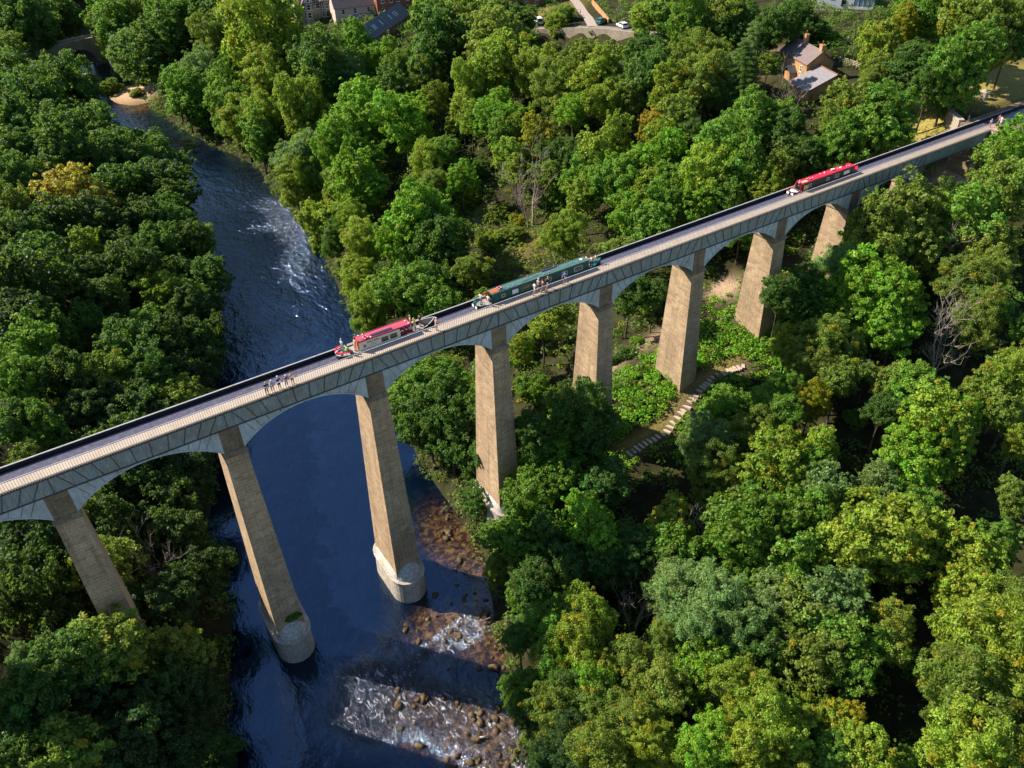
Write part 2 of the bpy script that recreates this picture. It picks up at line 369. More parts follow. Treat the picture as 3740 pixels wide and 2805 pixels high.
c = n.mix(n.math('MULTIPLY', fl, n.ramp(n.attr('foam'), [(.08, (0, 0, 0)), (.4, (1, 1, 1))])), c, (.15, .13, .15))
ff = n.math('MULTIPLY', ff, n.ramp(n.attr('foam'), [(.10, (0, 0, 0)), (.3, (1, 1, 1))]))
n.col(n.mix(ff, c, (.70, .68, .71)))
n.l(n.math('ADD', .09, n.math('MULTIPLY', ff, .6)), n.b.inputs['Roughness']); n.b.inputs['IOR'].default_value = 1.6
n.b.inputs['Specular IOR Level'].default_value = 1.0; n.b.inputs['Specular Tint'].default_value = (.42, .66, 1.0, 1)
n.bump(n.math('ADD', n.math('ADD', rip, n.math('MULTIPLY', rip2, 3.5)), n.math('MULTIPLY', st, n.math('MULTIPLY', n.attr('foam'), 2.0))), 1.0, .40)
bn = [k for k in n.t.nodes if k.bl_idname == 'ShaderNodeBump'][0]; n.l(n.attr('wave'), bn.inputs['Strength'])
M['river'] = n.m
struct(link('river', np_mesh('river', np.stack([X, Y, Zw], 1), F, M['river'], dict(foam=foam, shal=shal, wave=wave), smooth=True)))

# ------------------------------------------------------------------ aqueduct
S = 16.2; N0, N1 = -2, 8; XL, XR = -41.0, 147.2
aq = tag(empty('aqueduct', (64.8, 0, -30)), 'long iron trough aqueduct on tall tapering sandstone piers across the river', 'aqueduct')
def rect(xc, hx, hy, z, yc=0): return [(xc-hx, yc-hy, z), (xc+hx, yc-hy, z), (xc+hx, yc+hy, z), (xc-hx, yc+hy, z)]
for i in range(N0, N1+1):
    xc = S*i
    g = float(min(ground(xc, 0)[0], ground(xc, -3)[0], ground(xc, 3)[0]))-1.5
    zb = max(g, -39.5); k = (1.70-1.16)/25.3; ky = (3.1-1.96)/25.3
    b = MB(); b.loft([rect(xc, 1.16+k*(-5.05-zb), 1.96+ky*(-5.05-zb), zb), rect(xc, 1.16, 1.96, -5.06)])
    pr = b.build('pier', M['pier'], aq)
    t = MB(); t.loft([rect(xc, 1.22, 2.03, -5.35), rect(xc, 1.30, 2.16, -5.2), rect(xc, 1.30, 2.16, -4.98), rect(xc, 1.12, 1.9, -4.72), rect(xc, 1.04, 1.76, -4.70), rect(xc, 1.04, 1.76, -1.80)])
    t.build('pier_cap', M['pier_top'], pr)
    if i in (1, 2, 3):
        q = MB(); base = -39.5 if i < 3 else -36
        top = -34.5 if i < 3 else -31.5
        def plan(h, st, z):
            pts = []
            for kk in range(17):
                a = math.pi+math.pi*kk/16; pts.append((xc+h*math.cos(a), -st+h*math.sin(a)*1.05, z))
            for kk in range(17):
                a = math.pi*kk/16; pts.append((xc+h*math.cos(a), st+h*math.sin(a)*1.05, z))
            return pts
        q.loft([plan(2.35, 2.3, base), plan(2.2, 2.3, top), plan(2.42, 2.3, top+.02), plan(2.42, 2.3, top+.3), plan(2.2, 2.3, top+.32)], True)
        q.mi = 1
        dome = [plan(2.02*math.cos(a)+.0, 2.3-.1*a, top+.3+2.3*math.sin(a)) for a in (0, .25, .5, .75, 1.0, 1.25)]
        q.loft(dome)
        q.build('cutwater', [M['cutwater'], M['cap']], pr)
# trough: near and far plates, floor, rims, radial flanges
ARC_R, ARC_C = 10.55, -12.55
tr = MB()
tr.box(XL, XR, -1.83, -1.78, -1.75, .14); tr.box(XL, XR, 1.78, 1.83, -1.75, .36); tr.box(XL, XR, -1.78, 1.78, -1.75, -1.69)
tr.mi = 1
for y in (-1, 1):
    tr.box(XL, XR, min(y*1.832, y*1.93), max(y*1.832, y*1.93), -1.82, -1.70)
    tr.box(XL, XR, min(y*1.832, y*1.90), max(y*1.832, y*1.90), .06, .17)
    for i in range(N0, N1):
        xm = S*(i+.5)
        for xt in (-7.35, -5.9, -4.35, -2.65, -.88, .88, 2.65, 4.35, 5.9, 7.35):
            xb = xt*(ARC_R+.85)/(ARC_R+2.7)
            tr.bar((xm+xb, y*1.85, -1.70), (xm+xt, y*1.85, .06), .065, .08, (0, 1, 0))
    for i in range(N0, N1+1): tr.bar((S*i, y*1.85, -1.70), (S*i, y*1.85, .06), .065, .08, (0, 1, 0))
tr.build('trough', [M['trough'], M['joint']], aq)
t = MB(); t.box(XL, 160, 1.76, 1.93, .362, .42); t.build('trough_rim', M['rim'], aq)
t = MB(); t.box(XL, 165, 1.72, 1.776, -1.68, .358); t.build('trough_lining', M['inner'], aq)
# arches
def za(x): return ARC_C+math.sqrt(max(0, ARC_R**2-x*x))
for i in range(N0, N1):
    xm = S*(i+.5); h = 7.05; nn = 28; a = MB()
    px = [-h+2*h*k/nn for k in range(nn+1)]
    for y0, y1 in ((-1.80, -1.74), (1.74, 1.80), (-.64, -.54), (.54, .64)):
        for k in range(nn):
            p0, p1 = px[k], px[k+1]
            r0 = [(xm+p0, y0, za(p0)), (xm+p0, y1, za(p0)), (xm+p0, y1, -1.76), (xm+p0, y0, -1.76)]
            r1 = [(xm+p1, y0, za(p1)), (xm+p1, y1, za(p1)), (xm+p1, y1, -1.76), (xm+p1, y0, -1.76)]
            a.solid(r0, r1, k == 0, k == nn-1)
    for y0, y1 in ((-1.87, -1.801), (1.801, 1.87)):      # raised edge flange along each outer rib
        for k in range(nn):
            p0, p1 = px[k], px[k+1]; w_ = .2
            r0 = [(xm+p0, y0, za(p0)-.02), (xm+p0, y1, za(p0)-.02), (xm+p0, y1, min(-1.83, za(p0)+w_)), (xm+p0, y0, min(-1.83, za(p0)+w_))]
            r1 = [(xm+p1, y0, za(p1)-.02), (xm+p1, y1, za(p1)-.02), (xm+p1, y1, min(-1.83, za(p1)+w_)), (xm+p1, y0, min(-1.83, za(p1)+w_))]
            a.solid(r0, r1, k == 0, k == nn-1)
    for k in range(nn):                                   # soffit cross plates
        if k % 3 == 0:
            p0 = px[k]; a.box(xm+p0-.05, xm+p0+.05, -1.73, 1.73, za(p0)+.01, za(p0)+.12)
    a.mi = 1
    for sx in (-1, 1):
        for xt in (2.65, 4.2, 5.4, 6.4):
            xb = None
            for q in np.linspace(xt, xt*.7, 40):
                zz = -1.8-(xt-q)*(ARC_R+.8)/xt
                if zz <= za(q)+.2: xb = q; zb = zz; break
            if xb and zb < -2.1:
                for y in (-1, 1): a.bar((xm+sx*xt, y*1.803, -1.8), (xm+sx*xb, y*1.803, zb), .045, .03, (0, 1, 0))
    a.build('arch', [M['spandrel'], M['joint']], aq)
# towpath with its railing
t = MB(); t.box(XL, XR, -1.80, -.44, .2, .3); t.build('towpath', M['path'], aq)
t = MB(); t.box(XL, XR, -.47, -.42, -.35, .29); t.build('towpath_edge', M['joint'], aq)
rl = MB(); x = XL+.1
while x < XR-.2:
    rl.bar((x, -1.90, .12), (x, -1.90, 1.43), .026, .026)
    rl.box(x-.055, x+.055, -1.98, -1.82, .175, .285); x += .235
rl.box(XL, XR, -1.93, -1.87, .42, .45)
rl.mi = 1; rl.box(XL, XR-.6, -1.935, -1.865, 1.43, 1.475)
rl.build('railing', [M['rail'], M['rail_top']], aq)
# canal water
cx_ = np.arange(XL, 200, .5); cyy = np.arange(-.45, 1.80, .25)
X, Y, F = grid(cx_, cyy)
n = N('canal_water'); rip = n.noise(2.2, 5, n.coord(scale=(1, 1.4, 1))); n.col(n.ramp(rip, [(.35, (.075, .07, .10)), (.7, (.125, .118, .16))])).rough(.1, .5); n.b.inputs['IOR'].default_value = 1.33; n.bump(rip, .5, .12); M['canal'] = n.m
struct(link('canal_water', np_mesh('canal_water', np.stack([X, Y, X*0-.06], 1), F, M['canal'], smooth=True)))
# abutment: end wall, flared platform, wing walls
ab = MB()
pl = [(147.2, -1.78), (146.3, -2.75), (148.2, -4.2), (153.5, -5.2), (175, -6.5), (205, -8), (205, -.47), (147.2, -.47)]
ab.solid([(a, b, -9.5) for a, b in pl], [(a, b, .1) for a, b in pl])
ab.box(147.2, 205, 1.84, 3.6, -9.5, .02)
ab.box(143.6, 147.18, -1.95, 1.95, -11, -4.8)
ab.box(147.19, 205, -.47, 1.84, -9.5, -1.76)
ab.build('abutment', M['pier_top'], aq)
t = MB(); po = [(a+(.0 if a > 147 else -.12), b-(.14 if b < -1 else 0), .104) for a, b in pl]; t.solid(po, [(a, b, .3) for a, b, c in po]); t.build('abutment_coping', M['cutwater'], aq)
t = MB(); pp = [(147.2, -1.7), (146.5, -2.65), (148.3, -4.0), (153.5, -5.0), (175, -6.3), (205, -7.8), (205, -.5), (147.2, -.5)]
t.face([(a, b, .306) for a, b in pp]); n = N('pink_paving'); a = n.noise(6, 6, n.coord()); n.col(n.ramp(a, [(.3, (.42, .27, .23)), (.7, (.60, .42, .36))])).rough(.9, .1); M['paving'] = n.m
t.build('paving', M['paving'], aq)
gr = MB(); pts = [(147.0, -1.85), (146.45, -2.7), (148.3, -4.05), (150.8, -4.5), (153.5, -5.05), (160, -5.5), (170, -6.1)]
for (ax, ay), (bx, by) in zip(pts[:-1], pts[1:]):
    L = math.hypot(bx-ax, by-ay); k = max(1, int(L/.24))
    for j in range(k): q = j/k; gr.bar((ax+(bx-ax)*q, ay+(by-ay)*q, .3), (ax+(bx-ax)*q, ay+(by-ay)*q, 1.42), .03, .03)
    gr.bar((ax, ay, 1.44), (bx, by, 1.44), .06, .05); gr.bar((ax, ay, .5), (bx, by, .5), .04, .04)
tag(gr.build('railing', M['rail']), 'black iron railing round the flared paving at the end of the aqueduct', 'railing')

# ------------------------------------------------------------------ trees
def leaf_mat(name, trans=.48):
    n = N(name); oi = n.new('ObjectInfo'); lv = n.attr('lv'); cv = n.attr('cv')
    pat = n.noise(.33, 3, n.coord())                 # broad patches of older and younger leaves
    v = n.math('ADD', .34, n.math('ADD', n.math('MULTIPLY', lv, 1.05), n.math('MULTIPLY', cv, .42)))
    hsv = n.new('HueSaturation'); n.l(oi.outputs['Color'], hsv.inputs['Color'])
    n.l(n.math('ADD', .455, n.math('ADD', n.math('MULTIPLY', cv, .035), n.math('MULTIPLY', pat, .05))), hsv.inputs['Hue']); hsv.inputs['Saturation'].default_value = 1.0; n.l(v, hsv.inputs['Value'])
    # some branches turn yellow in early autumn; how many is set per tree by the object colour's alpha
    turn = n.math('GREATER_THAN', cv, oi.outputs['Alpha'])
    ye = n.mix(n.math('MULTIPLY', lv, .8), (.36, .25, .018), (.28, .27, .02))
    c = n.mix(n.math('MULTIPLY', turn, .8), hsv.outputs[0], ye)
    n.col(c).rough(.5, .22)
    tr = n.new('BsdfTranslucent'); n.l(n.mix(.42, c, (.31, .52, .04)), tr.inputs[0])
    ms = n.new('MixShader'); ms.inputs[0].default_value = trans; n.l(n.b.outputs[0], ms.inputs[1]); n.l(tr.outputs[0], ms.inputs[2]); n.l(ms.outputs[0], n.out.inputs[0])
    return n.m
M['leaf'] = leaf_mat('leaf')
def unit(v): return v/np.maximum(np.linalg.norm(v, axis=-1, keepdims=True), 1e-9)
def leaves(rng, P, Nrm, L, W, jit=.5, droop=0.0):
    """one rhombus leaf spray per point"""
    n = len(P); nr = unit(Nrm+rng.normal(0, jit, (n, 3)))
    t = rng.normal(0, 1, (n, 3)); t[:, 2] -= droop; t = unit(t-nr*(t*nr).sum(1, keepdims=True)); b = np.cross(nr, t)
    l = (L*rng.uniform(.65, 1.3, n))[:, None]; w_ = (W*rng.uniform(.65, 1.3, n))[:, None]
    V = np.stack([P-t*l*.5, P+b*w_*.5-nr*l*.06, P+t*l*.5-nr*l*.12, P-b*w_*.5-nr*l*.06], 1).reshape(-1, 3)
    return V, np.arange(n*4).reshape(n, 4)
FORM = {  # lobes, lobe size, z squash, clump radius, leaves per clump, leaf length, width, clump spacing, droop
    'o': (17, .46, .92, .86, 88, .42, .28, .98, .2), 'm': (20, .37, 1.05, .78, 80, .42, .28, 1.06, .4), 'a': (16, .42, 1.0, .74, 84, .46, .25, 1.16, .3),
    'w': (18, .40, 1.08, .80, 140, .40, .14, .92, .8), 't': (18, .38, 1.5, .84, 95, .40, .26, .85, .3),
    'd': (17, .38, 1.1, .80, 120, .38, .16, .9, 1.2), 's': (8, .52, .8, .62, 100, .28, .18, .78, .2)}
def crown(form, seed):
    rng = np.random.default_rng(seed); K, ls, sq, rc, nl, L, W, sp, dr = FORM[form]; R = 4.0
    if form == 's': R = 2.5; rc *= .75; L *= .85; W *= .85
    # lobes of the crown
    i = np.arange(K)+.5; ph = np.arccos(1-1.86*i/K); th = math.pi*(1+5**.5)*i+rng.uniform(0, 6)
    d = np.stack([np.cos(th)*np.sin(ph), np.sin(th)*np.sin(ph), np.cos(ph)], 1)+rng.normal(0, .24, (K, 3))
    lr = R*ls*rng.uniform(.62, 1.2, K); lc = d*(R*rng.uniform(.48, .84, K))[:, None]; lc[:, 2] -= (lc[:, 2] < 0)*R*.22
    lc = np.vstack([lc, [[0, 0, 0]]]); lr = np.append(lr, R*.55)
    pts, nrm = [], []
    for k in range(K+1):
        m = int(11.0*(lr[k]/(rc*sp))**2*.5)+6
        q = unit(rng.normal(0, 1, (m, 3))); p = lc[k]+q*lr[k]*rng.uniform(.80, 1.22, (m, 1))
        dist = np.linalg.norm(p[:, None]-lc[None], axis=2)/lr[None]; dist[:, k] = 9
        ok = dist.min(1) > .74; pts.append(p[ok]); nrm.append(q[ok])
    cpt = np.vstack(pts); cn = np.vstack(nrm)
    # thin out overlapping clumps
    keep = []; o = rng.permutation(len(cpt))
    for j in o:
        if all(np.linalg.norm(cpt[j]-cpt[q]) > rc*sp*.80 for q in keep): keep.append(j)
    cpt = cpt[keep]; cn = cn[keep]; m = len(cpt)
    cr = rc*rng.uniform(.6, 1.25, m); cvv = rng.random(m)
    # young shoots reach past the rounded outline
    sh = rng.random(m) < .34; ex = cpt[sh]+cn[sh]*(rc*rng.uniform(.6, 1.5, (sh.sum(), 1)))+np.array([0, 0, .30])*rng.random((sh.sum(), 1))+rng.normal(0, .18, (sh.sum(), 3))
    cpt = np.vstack([cpt, ex]); cn = np.vstack([cn, cn[sh]]); cr = np.append(cr, rc*rng.uniform(.3, .6, sh.sum())); cvv = np.append(cvv, np.clip(cvv[sh]+.12, 0, .99)); m = len(cpt)
    # leaves fill a dome-shaped spray at each clump
    q = unit(rng.normal(0, 1, (m, nl, 3))+cn[:, None]*.75+np.array([0, 0, .35])); rad = rng.uniform(.2, 1.15, (m, nl, 1))**.6
    sc = np.array([1, 1, .72]); P = cpt[:, None]+q*rad*cr[:, None, None]*sc
    nn = q*.8+cn[:, None]*.45+np.array([0, 0, .35])
    use = rng.random((m, nl)) < (.75+.25*rng.random((m, 1)))*np.clip((cr[:, None]/rc)**1.5*1.35, .22, 1)
    cvl = np.repeat(cvv[:, None], nl, 1)[use]; P = P[use]; nn = nn[use]
    # sparse foliage inside, so that no hole shows straight through
    ni = int(len(P)*.10); Pi = unit(rng.normal(0, 1, (ni, 3)))*(R*.62*rng.random((ni, 1))**.4); P = np.vstack([P, Pi]); nn = np.vstack([nn, Pi]); cvl = np.append(cvl, rng.random(ni)*.5)
    P[:, 2] *= sq
    V, F = leaves(rng, P, nn, L, W, .8, dr)
    me = np_mesh('crown', V, F, M['leaf'], None, dict(lv=rng.random(len(F)), cv=cvl))
    return me, lc*np.array([1, 1, sq]), R
def tube_np(rings):
    pass
def trunk_mesh(rng, lc, H, r0, extra=True, mat='bark'):
    """tapered bole up to the crown centre at height H, limbs into each lobe"""
    b = MB(); n = 5; pts = [(rng.normal(0, .05*i), rng.normal(0, .05*i), -1.0+(H+1.0)*i/n) for i in range(n+1)]
    b.tube(pts, [r0*(1.25 if i == 0 else 1-.13*i) for i in range(n+1)], 8)
    for k, c in enumerate(lc[:9]):
        s_ = Vector(pts[3 if k % 2 else 4]); e = Vector((c[0], c[1], c[2]+H)); mid = (s_+e)/2+Vector((0, 0, .25))
        b.tube([s_, mid, e], [r0*.42, r0*.28, r0*.08], 5)
    return b
def from_mb(b, name, mat):
    o = b.build(name, mat); me = o.data; bpy.data.objects.remove(o); return me
PROTO = {}
for form, seeds in (('o', 5), ('m', 5), ('a', 4), ('w', 4), ('t', 2), ('d', 3), ('s', 3)):
    PROTO[form] = []
    for s in range(seeds):
        cm, lc, R = crown(form, 100*ord(form)+s); rng = np.random.default_rng(s+5)
        PROTO[form].append((cm, from_mb(trunk_mesh(rng, lc if form != 's' else lc*.6, 8.0 if form != 's' else 1.4, .28 if form != 's' else .10), 'trunk', M['bark']), R))
def pine(seed):
    rng = np.random.default_rng(seed); P, nn, cv = [], [], []; R = 4.0
    for lay in range(11):
        z = -5+lay*1.05; rr = R*(1-lay/11.5)**.8; nb = 9-lay//2
        for k in range(nb):
            a = 2*math.pi*(k+rng.random()*.6)/nb+lay; c0 = rng.random()
            for t in np.linspace(.25, 1, 6):
                c = np.array([math.cos(a)*rr*t, math.sin(a)*rr*t, z+.3-.25*t+rng.normal(0, .1)]); m = 70
                q = unit(rng.normal(0, 1, (m, 3)))*(.62*rng.random((m, 1))**.5)*np.array([1, 1, .45]); P.append(c+q); nn.append(q+np.array([math.cos(a)*.3, math.sin(a)*.3, .5])); cv.append(np.full(m, c0*.6))
    P = np.vstack(P); nn = np.vstack(nn); V, F = leaves(rng, P, nn, .30, .09, .6)
    me = np_mesh('crown', V, F, M['leaf'], None, dict(lv=rng.random(len(F)), cv=np.concatenate(cv)))
    return me, R
pm, pR = pine(3)
PROTO['p'] = [(pm, from_mb(trunk_mesh(np.random.default_rng(1), np.array([[0, 0, 5.5]]), 8.0, .3), 'trunk', M['bark']), pR)]
def bare_mesh(seed):
    rng = np.random.default_rng(seed); b = MB()
    def grow(p, d, L, r, lev):
        n = 4; pts = [p]; 
        for i in range(n):
            d = (d+Vector(rng.normal(0, .16, 3))+Vector((0, 0, .05))).normalized(); pts.append(pts[-1]+d*L/n)
        b.tube(pts, [r*(1-.8*i/n) for i in range(n+1)], 5 if lev < 2 else 4)
        if lev < 3:
            for k in range(6 if lev == 0 else 5):
                i = 1+int(rng.integers(0, n)); a = rng.normal(0, 1, 3); a[2] = abs(a[2])*.5
                grow(pts[i], (d*.75+Vector(a).normalized()*.8).normalized(), L*rng.uniform(.42, .66), max(.018, r*(1-.8*i/n)*.6), lev+1)
    grow(Vector((0, 0, -.6)), Vector((0, 0, 1)), 6.5, .16, 0); grow(Vector((.5, .2, -.6)), Vector((.25, .1, 1)).normalized(), 5.5, .11, 0)
    return from_mb(b, 'branches', M['pale_bark'])
BARE = [bare_mesh(4), bare_mesh(9)]
COL = {'K': (.038, .076, .022, 2), 'D': (.066, .138, .028, 2), 'M': (.125, .240, .030, 2), 'B': (.158, .310, .026, 2), 'Y': (.230, .315, .034, .95), 'O': (.170, .235, .038, .97), 'S': (.170, .265, .085, 2), 'L': (.31, .33, .02, .45), 'R': (.36, .26, .03, .82), 'G': (.2, .2, .2, 2)}  # K, and part of left-bank D and O, put bank shade into leaf colour
CNAME = {'K': 'dark shade toned green', 'D': 'dark green', 'M': 'mid green', 'B': 'bright green', 'Y': 'yellow green', 'O': 'olive green', 'S': 'grey green', 'L': 'yellowing', 'R': 'orange tinged', 'G': 'bare grey'}
FNAME = {'m': ('hardwood_tree', 'uneven sycamore', 'hardwood'), 'o': ('broadleaf_tree', 'domed tree', 'broadleaf tree'), 'a': ('ash_tree', 'feathery ash tree', 'ash tree'), 'w': ('willow_tree', 'fine leaved willow', 'willow'), 't': ('tall_tree', 'tall narrow tree', 'tall tree'), 'd': ('birch_tree', 'drooping birch', 'birch'), 's': ('shrub', 'low shrub', 'shrub'), 'p': ('pine_tree', 'layered pine', 'pine'), 'b': ('bare_tree', 'leafless tree', 'bare tree')}  # form m: a random share of the broadleaf trees with an uneven crown
MARKS = [("stone road bridge", 190, 190), ("gravel bar", 480, 330), ("bay fronted house", 1160, 60), ("slate outbuilding", 1400, 90), ("roadside wall", 2150, 120), ("white house", 3080, 50), ("stone cottage", 2950, 210), ("wing wall", 3440, 430), ("orange tinged oak", 270, 720), ("upper rapids", 1050, 810), ("yellow bramble patch", 2010, 690), ("big grey willow", 2050, 850), ("red boat", 3000, 650), ("green boat", 1970, 980), ("maroon boat", 1420, 1210), ("leaning walkers", 1020, 1400), ("left deck end", 200, 1700), ("second river pier", 1050, 2200), ("first pier", 350, 2050), ("lower rapids", 1500, 2550), ("fourth pier", 1800, 1600), ("footpath steps", 2560, 1450), ("seventh pier", 2750, 1120), ("dead birch", 3430, 1290), ("dark gap", 3260, 2150), ("twig heap", 2580, 2500), ("bottom right corner", 3700, 2750), ("bottom left corner", 60, 2760), ("far left forest edge", 60, 1150), ("far bank meander", 800, 560), ("ash grove", 3250, 1080), ("top right corner", 3680, 60), ("cottage ash", 3180, 400), ("right picture edge", 3700, 1650), ("scrub clearing", 1750, 640), ("bottom picture edge", 2300, 2780), ("dark bank trees", 820, 1150)]
